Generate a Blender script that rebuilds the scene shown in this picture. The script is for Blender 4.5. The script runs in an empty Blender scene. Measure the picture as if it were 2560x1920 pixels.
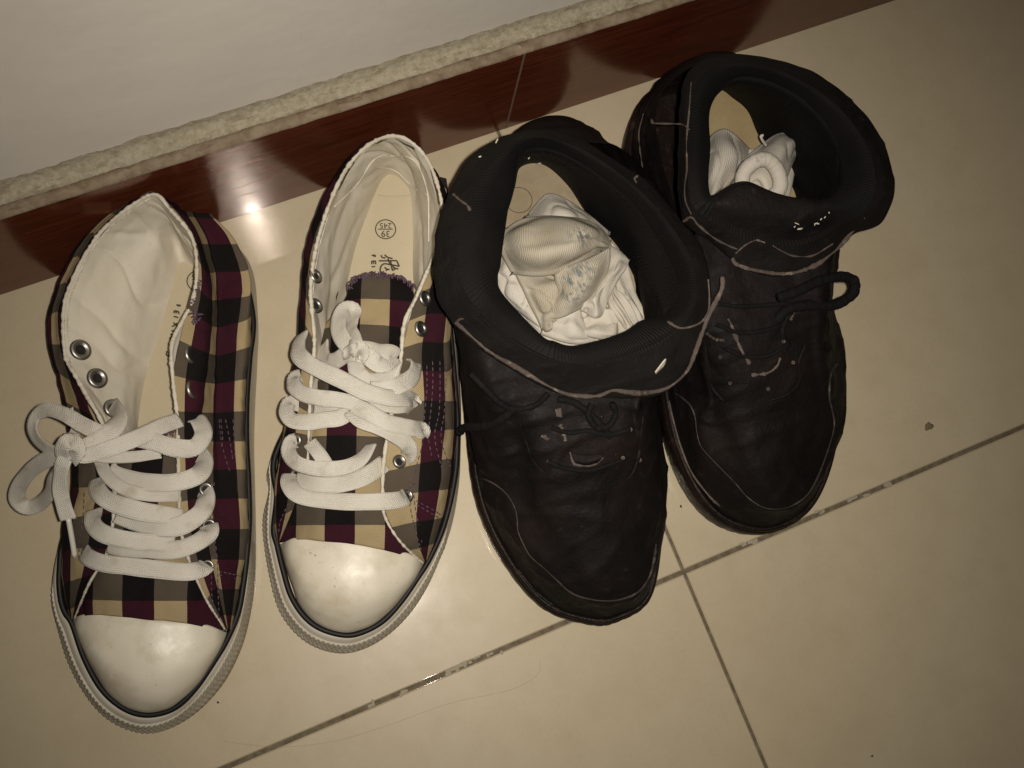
import bpy, bmesh, math, random
import numpy as np
from mathutils import Vector, Matrix, noise
from mathutils.bvhtree import BVHTree
random.seed(7)
sc = bpy.context.scene
col = sc.collection

# ------------------------------------------------------------------ camera
FPX = 2599.46
CAM_R = np.array([[0.920069539946737, 0.34772798457750476, -0.18043638880188878],
                  [-0.3740623959986933, 0.9166383641507662, -0.14089511441751343],
                  [0.11640174209141607, 0.19712777102345072, 0.9734430010685831]])
CAM = np.array([-0.1582707768799968, 0.05070148376040191, 0.58])
WALL_Y = 0.2814
cd = bpy.data.cameras.new('camera')
cam = bpy.data.objects.new('camera', cd)
col.objects.link(cam)
m4 = np.eye(4); m4[:3, :3] = CAM_R; m4[:3, 3] = CAM
cam.matrix_world = Matrix(m4.tolist())
cd.sensor_width = 36.0
cd.lens = 36.0 * FPX / 2560.0
cd.clip_start = 0.01
cd.clip_end = 50.0
sc.camera = cam

# ------------------------------------------------------------------ light: the phone's own flash and a dim room
world = bpy.data.worlds.new('World'); sc.world = world
world.use_nodes = True
wb = world.node_tree.nodes['Background']
wb.inputs[0].default_value = (1.0, 0.80, 0.58, 1)
wb.inputs[1].default_value = 0.012

ld = bpy.data.lights.new('phone_flash', 'AREA')
ld.shape = 'DISK'; ld.size = 0.007
ld.energy = .86; ld.spread = math.radians(90)
ld.color = (1.0, 0.93, 0.82)
flash = bpy.data.objects.new('phone_flash', ld)
col.objects.link(flash)
FL = CAM + CAM_R @ np.array([0.011, 0.003, 0.0])
aim = -(CAM_R @ np.array([(1250 - 1280) / FPX, -(930 - 960) / FPX, -1.0])); aim /= np.linalg.norm(aim)
ax_ = np.cross(CAM_R[:, 1], aim); ax_ /= np.linalg.norm(ax_)
mf = np.eye(4); mf[:3, 0] = ax_; mf[:3, 1] = np.cross(aim, ax_); mf[:3, 2] = aim; mf[:3, 3] = FL
flash.matrix_world = Matrix(mf.tolist())

sc.view_settings.view_transform = 'Standard'
sc.view_settings.look = 'None'
sc.view_settings.exposure = 0.0
sc.view_settings.gamma = 1.0
sc.cycles.use_denoising = True
sc.cycles.sample_clamp_indirect = 30
sc.cycles.max_bounces = 8

# ------------------------------------------------------------------ helpers
def P(x, y, z):
    """world point (metres) seen at photo pixel x,y and lying z mm above the floor"""
    r = CAM_R @ np.array([(x - 1280) / FPX, -(y - 960) / FPX, -1.0])
    return CAM + r * ((z / 1000.0 - CAM[2]) / r[2])
def M(x, y, z):
    return np.array([x, y, z]) / 1000.0
def frame_(x0, y0, s):
    return lambda u, v, z: P(x0 + s * u, y0 + s * v, z)
Z1 = frame_(0, 440, .42195); Z2 = frame_(0, 940, .5426); Z3 = frame_(640, 300, .3616)
Z4 = frame_(640, 800, .5186); Z5 = frame_(1060, 300, .4581); Z6 = frame_(1100, 900, .42195)
Z7 = frame_(1500, 100, .4581); Z8 = frame_(1560, 600, .4821); ZA = frame_(700, 760, .2049)
def L(fn, pts): return [fn(*p) for p in pts]

def cr(pts, n, closed=False):
    pts = np.asarray(pts, float); k = len(pts)
    if closed:
        t = np.linspace(0, k, n, endpoint=False)
        i = np.floor(t).astype(int); f = (t - i)[:, None] if pts.ndim == 2 else (t - i)[:, None, None]
        p0, p1, p2, p3 = (pts[(i + d) % k] for d in (-1, 0, 1, 2))
    else:
        ext = np.concatenate([[2 * pts[0] - pts[1]], pts, [2 * pts[-1] - pts[-2]]])
        t = np.linspace(0, k - 1, n)
        i = np.minimum(np.floor(t).astype(int), k - 2); f = (t - i)[:, None] if pts.ndim == 2 else (t - i)[:, None, None]
        p0, p1, p2, p3 = (ext[i + d] for d in (0, 1, 2, 3))
    return 0.5 * ((2 * p1) + (p2 - p0) * f + (2 * p0 - 5 * p1 + 4 * p2 - p3) * f ** 2 + (3 * p1 - p0 - 3 * p2 + p3) * f ** 3)

def resample(pts, n, closed=False):
    d = cr(pts, 60 * len(pts), closed)
    if closed: d = np.concatenate([d, d[:1]])
    s = np.concatenate([[0], np.cumsum(np.linalg.norm(np.diff(d, axis=0), axis=1))])
    t = np.linspace(0, s[-1], n, endpoint=not closed)
    return np.stack([np.interp(t, s, d[:, k]) for k in range(3)], 1)

def nz(p, scale, seed=0.0):
    return noise.noise(Vector((p[0] * scale + seed, p[1] * scale + seed * 1.7, p[2] * scale - seed)))

def prop(o, label=None, cat=None, group=None, kind=None):
    if label: o['label'] = label
    if cat: o['category'] = cat
    if group: o['group'] = group
    if kind: o['kind'] = kind
    return o

def empty(name, loc):
    o = bpy.data.objects.new(name, None); col.objects.link(o)
    o.location = Vector(loc); o.empty_display_size = 0.02
    return o

def rootloc(parent):
    while parent is not None and parent.parent is not None: parent = parent.parent
    return np.array(parent.location) if parent is not None else np.zeros(3)

def mesh_obj(name, verts, faces, mat, parent=None, uvs=None, smooth=True, mats=None, mi=None, solid=0.0, soff=-1.0):
    org = rootloc(parent)
    vv = np.asarray(verts, float) - org
    me = bpy.data.meshes.new(name)
    me.from_pydata(vv.tolist(), [], [list(map(int, f)) for f in faces])
    if uvs is not None:
        uvl = me.uv_layers.new(name='UVMap')
        li = np.zeros(len(me.loops), int); me.loops.foreach_get('vertex_index', li)
        uvl.data.foreach_set('uv', np.asarray(uvs, float)[li].ravel())
    me.materials.append(mat)
    if mats:
        for m_ in mats: me.materials.append(m_)
    if mi is not None: me.polygons.foreach_set('material_index', list(map(int, mi)))
    me.polygons.foreach_set('use_smooth', [smooth] * len(me.polygons))
    me.update()
    o = bpy.data.objects.new(name, me); col.objects.link(o)
    if parent is not None: o.parent = parent
    if solid:
        sm = o.modifiers.new('thickness', 'SOLIDIFY'); sm.thickness = solid; sm.offset = soff
    return o

def grid_faces(nv, nu, closed=False):
    f = []
    for j in range(nv - 1):
        for i in range(nu if closed else nu - 1):
            i2 = (i + 1) % nu
            f.append((j * nu + i, j * nu + i2, (j + 1) * nu + i2, (j + 1) * nu + i))
    return f

def grid_normals(G, closed=False):
    if closed: du = np.roll(G, -1, 1) - np.roll(G, 1, 1)
    else: du = np.gradient(G, axis=1)
    dv = np.gradient(G, axis=0)
    n = np.cross(du, dv); l = np.linalg.norm(n, axis=2, keepdims=True); l[l < 1e-12] = 1
    return n / l

def patch(name, rows, nu, nv, mat, parent, closed=False, disp=None, solid=0.0, uvoff=(0, 0), ndir=None, even=False, ret=False, uvswap=False, uvax=None):
    """smooth surface through rows of control points"""
    R = np.array([(resample(r, nu, closed) if even else cr(r, nu, closed)) for r in rows])
    G = cr(R, nv)
    N = grid_normals(G, closed)
    if ndir is not None and np.sum(N.reshape(-1, 3) @ np.array(ndir)) < 0: N = -N; flip = True
    else: flip = False
    if disp:
        for j in range(nv):
            for i in range(nu):
                G[j, i] += N[j, i] * disp(G[j, i], i / (nu - 1), j / (nv - 1))
    mid = G[nv // 2]; midc = G[:, nu // 2]
    U = np.concatenate([[0], np.cumsum(np.linalg.norm(np.diff(mid, axis=0), axis=1))])
    V = np.concatenate([[0], np.cumsum(np.linalg.norm(np.diff(midc, axis=0), axis=1))])
    uv = np.zeros((nv, nu, 2)); uv[:, :, 0] = U[None, :] + uvoff[0]; uv[:, :, 1] = V[:, None] + uvoff[1]
    if uvswap: uv = uv[:, :, ::-1]
    if uvax is not None:
        o0, al = uvax[0], uvax[1] - uvax[0]; al = al / np.linalg.norm(al); rt_ = np.cross(al, [0, 0, 1.0]); rt_ /= np.linalg.norm(rt_)
        uv = np.stack([(G - o0) @ rt_, (G - o0) @ al], 2) + np.array(uvoff)
    fs = grid_faces(nv, nu, closed)
    if flip: fs = [f[::-1] for f in fs]
    o = mesh_obj(name, G.reshape(-1, 3), fs, mat, parent, uv.reshape(-1, 2), solid=solid)
    o['_g'] = 0; del o['_g']
    BV[o.name] = (G.reshape(-1, 3).copy(), fs)
    return (o, G, N) if ret else o
BV = {}

def tube(name, pts, rad, mat, parent, closed=False, seg=8, n=None, flat=1.0, wob=0.0, seed=0.0, caps=True, resamp=True):
    """round cord through pts; rad may be a number or function of t (0..1)"""
    n = n or max(8, len(pts) * 6)
    C = resample(pts, n, closed) if resamp else cr(pts, n, closed)
    verts, uvs = [], []
    s = 0
    for k in range(n):
        a = C[(k - 1) % n] if (closed or k > 0) else C[k]; b = C[(k + 1) % n] if (closed or k < n - 1) else C[k]
        T = b - a; T /= (np.linalg.norm(T) + 1e-12)
        up = np.array([0, 0, 1.0])
        if abs(T[2]) > .97: up = np.array([1.0, 0, 0])
        S = np.cross(T, up); S /= np.linalg.norm(S); U = np.cross(S, T)
        r = rad(k / (n - 1)) if callable(rad) else rad
        if wob: r *= 1 + wob * nz(C[k], 520, seed) + .4 * wob * nz(C[k], 1400, seed + 2)
        if k: s += np.linalg.norm(C[k] - C[k - 1])
        for q in range(seg):
            an = 2 * math.pi * q / seg
            verts.append(C[k] + S * math.cos(an) * r + U * math.sin(an) * r * flat); uvs.append((s, q / seg * .01))
    faces = []
    for k in range(n if closed else n - 1):
        for q in range(seg):
            faces.append((k * seg + q, k * seg + (q + 1) % seg, ((k + 1) % n) * seg + (q + 1) % seg, ((k + 1) % n) * seg + q))
    if caps and not closed:
        faces.append(tuple(range(seg))[::-1]); faces.append(tuple((n - 1) * seg + q for q in range(seg)))
    if name is None: return verts, faces, uvs
    return mesh_obj(name, verts, faces, mat, parent, uvs)

def ribbon_geo(pts, width, thick=0.0016, bank=0.0, taper=True, n=None, seed=0.0, curlb=0.25):
    """flat woven lace: rounded flat cross-section swept along pts; bank (deg) is a number or list"""
    n = n or len(pts) * 9
    C = resample(pts, n)
    bk = np.interp(np.linspace(0, 1, n), np.linspace(0, 1, len(bank)), bank) if hasattr(bank, '__len__') else np.full(n, bank)
    prof = [(-1, 0), (-.96, .8), (-.6, 1), (0, .75), (.6, 1), (.96, .8), (1, 0), (.96, -.8), (.6, -1), (0, -1.1), (-.6, -1), (-.96, -.8)]
    verts, uvs = [], []; s = 0
    for k in range(n):
        a = C[max(k - 1, 0)]; b = C[min(k + 1, n - 1)]
        T = b - a; T /= (np.linalg.norm(T) + 1e-12)
        S = np.cross(T, [0, 0, 1.0]); l = np.linalg.norm(S)
        S = S / l if l > .05 else np.array([1.0, 0, 0])
        U = np.cross(S, T)
        an = math.radians(bk[k] + 24 * nz(C[k], 60, seed))
        S2 = S * math.cos(an) + U * math.sin(an); U2 = U * math.cos(an) - S * math.sin(an)
        w = width / 2 * (1 + .10 * nz(C[k], 90, seed + 3))
        if k: s += np.linalg.norm(C[k] - C[k - 1])
        cup = curlb * nz(C[k], 50, seed + 9) * w
        for (px, py) in prof:
            verts.append(C[k] + S2 * w * px + U2 * (thick / 2 * py + cup * (px * px)))
            uvs.append((s, px * w))
    m = len(prof); faces = []
    for k in range(n - 1):
        for q in range(m):
            faces.append((k * m + q, k * m + (q + 1) % m, (k + 1) * m + (q + 1) % m, (k + 1) * m + q))
    faces.append(tuple(range(m))[::-1]); faces.append(tuple((n - 1) * m + q for q in range(m)))
    return verts, faces, uvs

class Join:
    def __init__(s): s.v, s.f, s.u = [], [], []
    def add(s, geo):
        b = len(s.v); s.v += list(geo[0]); s.f += [tuple(i + b for i in f) for f in geo[1]]
        s.u += list(geo[2]) if len(geo) > 2 and geo[2] is not None else [(0, 0)] * len(geo[0])
    def build(s, name, mat, parent, **k): return mesh_obj(name, s.v, s.f, mat, parent, s.u, **k)

def box_geo(x0, x1, y0, y1, z0, z1, bev=0.0):
    b = bev
    v = [(x0, y0, z0), (x1, y0, z0), (x1, y1, z0), (x0, y1, z0), (x0, y0, z1 - b), (x1, y0, z1 - b), (x1, y1, z1 - b), (x0, y1, z1 - b)]
    f = [(3, 2, 1, 0), (0, 1, 5, 4), (1, 2, 6, 5), (2, 3, 7, 6), (3, 0, 4, 7)]
    if b:
        v += [(x0 + b, y0 + b, z1), (x1 - b, y0 + b, z1), (x1 - b, y1 - b, z1), (x0 + b, y1 - b, z1)]
        f += [(4, 5, 9, 8), (5, 6, 10, 9), (6, 7, 11, 10), (7, 4, 8, 11), (8, 9, 10, 11)]
    else: f.append((4, 5, 6, 7))
    return v, f, None

_bvh = {}
def drape(pts, names, lift=0.0006):
    """points (already roughly placed) moved along the line of sight onto the named surfaces"""
    out = []
    for p in pts:
        d = Vector((p - CAM) / np.linalg.norm(p - CAM)); best = None
        for nm in names:
            if nm not in _bvh: _bvh[nm] = BVHTree.FromPolygons([Vector(v) for v in BV[nm][0]], BV[nm][1])
            h = _bvh[nm].ray_cast(Vector(CAM), d)
            if h[0] is not None and (best is None or h[3] < best[3]): best = h
        if best is not None:
            nn = best[1] if best[1].dot(d) < 0 else -best[1]
            out.append(np.array(best[0]) + np.array(nn) * lift)
    return out

def stitches(name, lines, mat, parent, on=None, step=0.0032, ln=0.0019, r=0.00028, lift=0.0003):
    J = Join()
    for ln_pts in lines:
        pts = drape(ln_pts, on, lift) if on else ln_pts
        if len(pts) < 2: continue
        d = resample(pts, 400); s = np.concatenate([[0], np.cumsum(np.linalg.norm(np.diff(d, axis=0), axis=1))])
        t = 0.0
        while t + ln < s[-1]:
            q = [np.array([np.interp(t + e * ln, s, d[:, k]) for k in range(3)]) for e in (0, .5, 1)]
            q[1] = q[1] + np.array([0, 0, .0002])
            J.add(tube(None, q, r, None, None, seg=5, n=4))
            t += step * random.uniform(.9, 1.12)
    if J.v: return prop(J.build(name, mat, parent), kind='stuff')

# ------------------------------------------------------------------ materials
def new_mat(name):
    m = bpy.data.materials.new(name); m.use_nodes = True
    nt = m.node_tree; return m, nt, nt.nodes['Principled BSDF']
class NT:
    def __init__(s, nt): s.nt = nt
    def n(s, t, **k):
        o = s.nt.nodes.new(t)
        for a, b in k.items(): setattr(o, a, b)
        return o
    def l(s, a, b): s.nt.links.new(a, b)
    def noise(s, vec, scale, detail=3, rough=.5, dist=0):
        o = s.n('ShaderNodeTexNoise'); s.l(vec, o.inputs['Vector'])
        o.inputs['Scale'].default_value = scale; o.inputs['Detail'].default_value = detail
        o.inputs['Roughness'].default_value = rough; o.inputs['Distortion'].default_value = dist
        return o.outputs['Fac']
    def ramp(s, fac, stops):
        o = s.n('ShaderNodeValToRGB'); s.l(fac, o.inputs[0]); e = o.color_ramp.elements
        while len(e) < len(stops): e.new(.5)
        for k, (p, c) in enumerate(stops):
            e[k].position = p; e[k].color = (c, c, c, 1) if not hasattr(c, '__len__') else (*c, 1)
        return o.outputs[0]
    def math(s, op, a, b=None, c=None):
        o = s.n('ShaderNodeMath', operation=op)
        for k, v in enumerate((a, b, c)):
            if v is None: continue
            if isinstance(v, (int, float)): o.inputs[k].default_value = v
            else: s.l(v, o.inputs[k])
        return o.outputs[0]
    def mix(s, fac, a, b, mode='MIX'):
        o = s.n('ShaderNodeMix', data_type='RGBA', blend_type=mode)
        for k, v in ((0, fac), (6, a), (7, b)):
            if isinstance(v, (int, float)): o.inputs[k].default_value = v
            elif isinstance(v, tuple): o.inputs[k].default_value = (*v, 1)
            else: s.l(v, o.inputs[k])
        return o.outputs[2]
    def bump(s, h, strength, dist, nrm=None):
        o = s.n('ShaderNodeBump'); s.l(h, o.inputs['Height'])
        o.inputs['Strength'].default_value = strength; o.inputs['Distance'].default_value = dist
        if nrm is not None: s.l(nrm, o.inputs['Normal'])
        return o.outputs[0]
    def coord(s, w='Object'): return s.n('ShaderNodeTexCoord').outputs[w]
    def mapping(s, vec, scale=(1, 1, 1), rot=(0, 0, 0)):
        o = s.n('ShaderNodeMapping'); s.l(vec, o.inputs[0]); o.inputs['Scale'].default_value = scale; o.inputs['Rotation'].default_value = rot
        return o.outputs[0]
    def wave(s, vec, scale, dist=0.0, typ='BANDS', d='X'):
        o = s.n('ShaderNodeTexWave'); o.wave_type = typ; o.bands_direction = d; s.l(vec, o.inputs[0])
        o.inputs['Scale'].default_value = scale; o.inputs['Distortion'].default_value = dist; o.inputs['Detail'].default_value = 1
        return o.outputs['Fac']

def mat_plaid(name, cell=0.0145, cells=None, off=(0, 0)):
    m, nt, b = new_mat(name); g = NT(nt)
    uv = g.coord('UV'); sp = g.n('ShaderNodeSeparateXYZ'); g.l(uv, sp.inputs[0])
    cx, cy = cells or (cell, cell)
    wob = g.noise(uv, 60, 2)
    u = g.math('ADD', g.math('DIVIDE', sp.outputs[0], cx), g.math('MULTIPLY', wob, .06)); v = g.math('ADD', g.math('DIVIDE', sp.outputs[1], cy), g.math('MULTIPLY', wob, .06))
    u = g.math('ADD', u, 100 + off[0]); v = g.math('ADD', v, 100 + off[1])
    a = g.math('GREATER_THAN', g.math('MODULO', u, 2.0), 1.0); c = g.math('GREATER_THAN', g.math('MODULO', v, 2.0), 1.0)
    light = g.mix(c, (.41, .315, .175), (.098, .078, .056))
    dark = g.mix(c, (.038, .0052, .0135), (.0032, .0026, .0030))
    base = g.mix(a, light, dark)
    w1 = g.wave(g.mapping(uv, (1, 1, 1), (0, 0, math.radians(38))), 420, .6)
    n2 = g.noise(uv, 900, 2); n3 = g.noise(uv, 35, 3)
    base = g.mix(g.math('MULTIPLY', w1, .30), base, g.mix(.5, base, (.014, .010, .011)))
    w2 = g.wave(g.mapping(uv, (1, 1, 1), (0, 0, math.radians(-52))), 300, .8)
    base = g.mix(g.math('MULTIPLY', g.math('MULTIPLY', w2, n2), .30), base, g.mix(.30, base, (.12, .09, .08)))
    fz = g.noise(g.mapping(uv, (1, .25, 1)), 2600, 2, .7)
    base = g.mix(g.ramp(fz, [(.54, 0), (.78, .16)]), base, (.070, .050, .048))
    base = g.mix(g.ramp(n3, [(.40, .0), (.80, .16)]), base, (.030, .024, .022))
    base = g.mix(g.ramp(n2, [(.66, .0), (.84, .07)]), base, (.12, .095, .085))
    g.l(base, b.inputs['Base Color']); b.inputs['Roughness'].default_value = .9
    b.inputs['Sheen Weight'].default_value = .0; b.inputs['Specular IOR Level'].default_value = .12
    g.l(g.bump(w1, .6, .0004, g.bump(n2, .4, .0005, g.bump(n3, .4, .003))), b.inputs['Normal'])
    return m

def mat_cloth(name, c1, c2, weave=900, rough=.9, bumpd=.00025, blotch=25, spots=None, dark=None):
    m, nt, b = new_mat(name); g = NT(nt)
    ob = g.coord('Object'); n1 = g.noise(ob, blotch, 4, .6); n2 = g.noise(ob, weave, 2)
    base = g.mix(g.ramp(n1, [(.35, 0), (.7, 1)]), c1, c2)
    base = g.mix(g.math('MULTIPLY', n2, .22), base, tuple(.55 * x for x in c1))
    if spots: base = g.mix(g.ramp(g.noise(ob, spots[0], 3), [(spots[1], 0), (spots[1] + .06, spots[2])]), base, spots[3])
    if dark: base = g.mix(g.ramp(g.noise(g.mapping(ob, (.35, 1, 1)), dark[0], 5, .7), [(dark[1], 0), (dark[1] + .07, dark[2])]), base, dark[3])
    g.l(base, b.inputs['Base Color']); b.inputs['Roughness'].default_value = rough
    b.inputs['Specular IOR Level'].default_value = .2
    g.l(g.bump(n2, .5, bumpd, g.bump(n1, .4, .002)), b.inputs['Normal'])
    return m

def mat_lace():
    m, nt, b = new_mat('white_cotton_lace'); g = NT(nt)
    uv = g.coord('UV'); sp = g.n('ShaderNodeSeparateXYZ'); g.l(uv, sp.inputs[0])
    av = g.math('ABSOLUTE', sp.outputs[1])
    k = g.math('ADD', sp.outputs[0], g.math('MULTIPLY', av, 1.0))
    h = g.math('SINE', g.math('MULTIPLY', k, 5200.0)); h2 = g.math('SINE', g.math('MULTIPLY', sp.outputs[1], 6500.0))
    hh = g.math('ADD', h, g.math('MULTIPLY', h2, .6))
    ob = g.coord('Object'); n1 = g.noise(ob, 60, 4, .6); n2 = g.noise(ob, 1200, 2)
    base = g.mix(g.ramp(n1, [(.35, 0), (.72, 1)]), (.63, .595, .53), (.54, .50, .425))
    base = g.mix(g.ramp(hh, [(-.0, .22), (.6, 0)]), base, (.40, .37, .31))
    base = g.mix(g.ramp(g.noise(ob, 120, 3), [(.60, 0), (.74, .45)]), base, (.36, .30, .22))
    g.l(base, b.inputs['Base Color']); b.inputs['Roughness'].default_value = .9; b.inputs['Specular IOR Level'].default_value = .15
    g.l(g.bump(hh, .5, .00024, g.bump(n2, .6, .0005, g.bump(n1, .5, .002))), b.inputs['Normal'])
    return m

def mat_simple(name, c, rough=.5, metal=0, bump=None, c2=None, nsc=60, coat=0, spec=.5, lo=.35, hi=.7):
    m, nt, b = new_mat(name); g = NT(nt)
    ob = g.coord('Object')
    if c2 is not None: g.l(g.mix(g.ramp(g.noise(ob, nsc, 5, .6), [(lo, 0), (hi, 1)]), c, c2), b.inputs['Base Color'])
    else: b.inputs['Base Color'].default_value = (*c, 1)
    b.inputs['Roughness'].default_value = rough; b.inputs['Metallic'].default_value = metal
    b.inputs['Coat Weight'].default_value = coat; b.inputs['Coat Roughness'].default_value = .12; b.inputs['Specular IOR Level'].default_value = spec
    if bump: g.l(g.bump(g.noise(ob, bump[0], 4, .6), bump[1], bump[2]), b.inputs['Normal'])
    return m

def mat_tile():
    m, nt, b = new_mat('cream_polished_tile'); g = NT(nt)
    ob = g.coord('Object'); n1 = g.noise(ob, 6, 5, .6, .4); n2 = g.noise(ob, 55, 5, .65); n3 = g.noise(ob, 420, 3)
    base = g.mix(g.ramp(n1, [(.35, 0), (.7, 1)]), (.50, .425, .300), (.465, .385, .262))
    base = g.mix(g.ramp(n2, [(.45, 0), (.8, .55)]), base, (.42, .345, .228))
    base = g.mix(g.ramp(n3, [(.30, .10), (.55, 0)]), base, (.34, .28, .18))
    v = g.n('ShaderNodeTexVoronoi'); g.l(ob, v.inputs[0]); v.inputs['Scale'].default_value = 38
    dots = g.ramp(v.outputs['Distance'], [(.0, .75), (.035, .0)])
    pick = g.ramp(v.outputs['Color'], [(.80, 0), (.82, 1)])
    base = g.mix(g.math('MULTIPLY', dots, pick), base, (.16, .11, .06))
    smr = g.noise(g.mapping(ob, (1, .5, 1), (0, 0, .7)), 14, 7, .75, 1.5)
    base = g.mix(g.ramp(smr, [(.57, 0), (.74, .2)]), base, (.53, .47, .355))
    g.l(base, b.inputs['Base Color'])
    sm = g.ramp(g.noise(ob, 30, 4, .6, .3), [(.35, .33), (.7, .42)])
    g.l(sm, b.inputs['Roughness'])
    b.inputs['Specular IOR Level'].default_value = .22
    b.inputs['Coat Weight'].default_value = .5; b.inputs['Coat Roughness'].default_value = .06
    g.l(g.bump(n1, .03, .002), b.inputs['Normal'])
    return m

def mat_skirt():
    m, nt, b = new_mat('glossy_brown_skirting'); g = NT(nt)
    ob = g.coord('Object'); st = g.mapping(ob, (1.5, 1, 22))
    n1 = g.noise(st, 9, 6, .65, 1.4); n2 = g.noise(g.mapping(ob, (8, 1, 160)), 5, 4, .6, .6)
    base = g.mix(g.ramp(n1, [(.32, 0), (.70, 1)]), (.125, .030, .013), (.062, .014, .007))
    base = g.mix(g.ramp(n2, [(.55, 0), (.75, .8)]), base, (.012, .004, .003))
    sp = g.noise(g.mapping(ob, (1, 1, 2)), 130, 3)
    base = g.mix(g.ramp(sp, [(.68, 0), (.74, .6)]), base, (.012, .006, .005))
    g.l(base, b.inputs['Base Color']); g.l(g.ramp(g.noise(st, 20, 5, .7), [(.3, .10), (.7, .19)]), b.inputs['Roughness'])
    b.inputs['Specular IOR Level'].default_value = .50; b.inputs['Specular Tint'].default_value = (1, .50, .32, 1); b.inputs['Coat Weight'].default_value = .10; b.inputs['Coat Roughness'].default_value = .06
    g.l(g.bump(n2, .12, .0006), b.inputs['Normal'])
    return m

def mat_wall():
    m, nt, b = new_mat('off_white_plaster'); g = NT(nt)
    ob = g.coord('Object'); n1 = g.noise(ob, 5, 5, .6); n2 = g.noise(ob, 160, 4, .6); n3 = g.noise(g.mapping(ob, (1, 1, .5), (0, .5, 0)), 26, 6, .75, 1)
    base = g.mix(g.ramp(n1, [(.35, 0), (.7, 1)]), (.75, .69, .61), (.66, .61, .54))
    base = g.mix(g.ramp(n3, [(.62, 0), (.80, .5)]), base, (.42, .37, .29))
    sx = g.n('ShaderNodeSeparateXYZ'); g.l(ob, sx.inputs[0])
    scuff = g.noise(g.mapping(ob, (1, 1, 1), (0, .3, 0)), 48, 7, .85, 2.5)
    base = g.mix(g.ramp(scuff, [(.69, 0), (.72, .5)]), base, (.30, .26, .22))
    g.l(base, b.inputs['Base Color']); b.inputs['Roughness'].default_value = .75
    g.l(g.bump(n2, .12, .0006, g.bump(n1, .3, .008)), b.inputs['Normal'])
    return m

def mat_suede(name, c, c2, wear, worn=.62, rough=.8, fine=1400, sheen=.0):
    m, nt, b = new_mat(name); g = NT(nt)
    ob = g.coord('Object'); n1 = g.noise(ob, 22, 5, .65, .5); n2 = g.noise(ob, fine, 3, .6); n3 = g.noise(ob, 130, 5, .7)
    base = g.mix(g.ramp(n1, [(.38, 0), (.68, 1)]), c, c2)
    base = g.mix(g.ramp(n3, [(worn, 0), (worn + .14, .8)]), base, wear)
    base = g.mix(g.ramp(n2, [(.60, 0), (.82, .22)]), base, wear)
    lint = g.noise(ob, 520, 1)
    base = g.mix(g.ramp(lint, [(.84, 0), (.87, .5)]), base, (.30, .27, .24))
    g.l(base, b.inputs['Base Color']); g.l(g.ramp(n3, [(.3, rough - .18), (.7, rough + .1)]), b.inputs['Roughness'])
    b.inputs['Specular IOR Level'].default_value = .15; b.inputs['Sheen Weight'].default_value = sheen
    g.l(g.bump(n2, .5, .0003, g.bump(n3, .5, .0012, g.bump(n1, .5, .004))), b.inputs['Normal'])
    return m

def mat_rib(name, c, c2, freq=520, amp=.0004, axis='X', rough=.9, blotch=30, stain=None, marks=None):
    m, nt, b = new_mat(name); g = NT(nt)
    uv = g.coord('UV'); ob = g.coord('Object')
    w = g.wave(uv, freq / 20.0, .9, d=axis)
    n1 = g.noise(ob, blotch, 4, .6); n2 = g.noise(ob, 1500, 2)
    base = g.mix(g.ramp(n1, [(.35, 0), (.7, 1)]), c, c2)
    base = g.mix(g.math('MULTIPLY', g.math('SUBTRACT', 1.0, w), .16), base, tuple(.45 * x for x in c))
    if stain:
        s = g.noise(g.mapping(ob, (1, 1, 1)), stain[0], 5, .7, 1.0)
        s2 = g.math('MULTIPLY', g.ramp(s, [(stain[1], 0), (stain[1] + .08, 1)]), g.ramp(g.noise(ob, 700, 2), [(.40, .15), (.62, .9)]))
        base = g.mix(s2, base, stain[2])
    if marks:
        ps = g.n('ShaderNodeNewGeometry').outputs['Position']
        for (mp, mr, mc) in marks:
            vd = g.n('ShaderNodeVectorMath', operation='DISTANCE'); g.l(ps, vd.inputs[0]); vd.inputs[1].default_value = tuple(mp)
            msk = g.ramp(g.math('DIVIDE', vd.outputs['Value'], mr), [(.35, 1), (1.0, 0)])
            fl = g.ramp(g.noise(g.mapping(ps, (1, .35, 1), (0, 0, .5)), 420, 4, .7, .6), [(.47, 0), (.60, .85)])
            base = g.mix(g.math('MULTIPLY', msk, fl), base, mc)
    g.l(base, b.inputs['Base Color']); b.inputs['Roughness'].default_value = rough; b.inputs['Specular IOR Level'].default_value = .16
    g.l(g.bump(w, .55, amp, g.bump(n2, .4, .0004)), b.inputs['Normal'])
    return m

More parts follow.
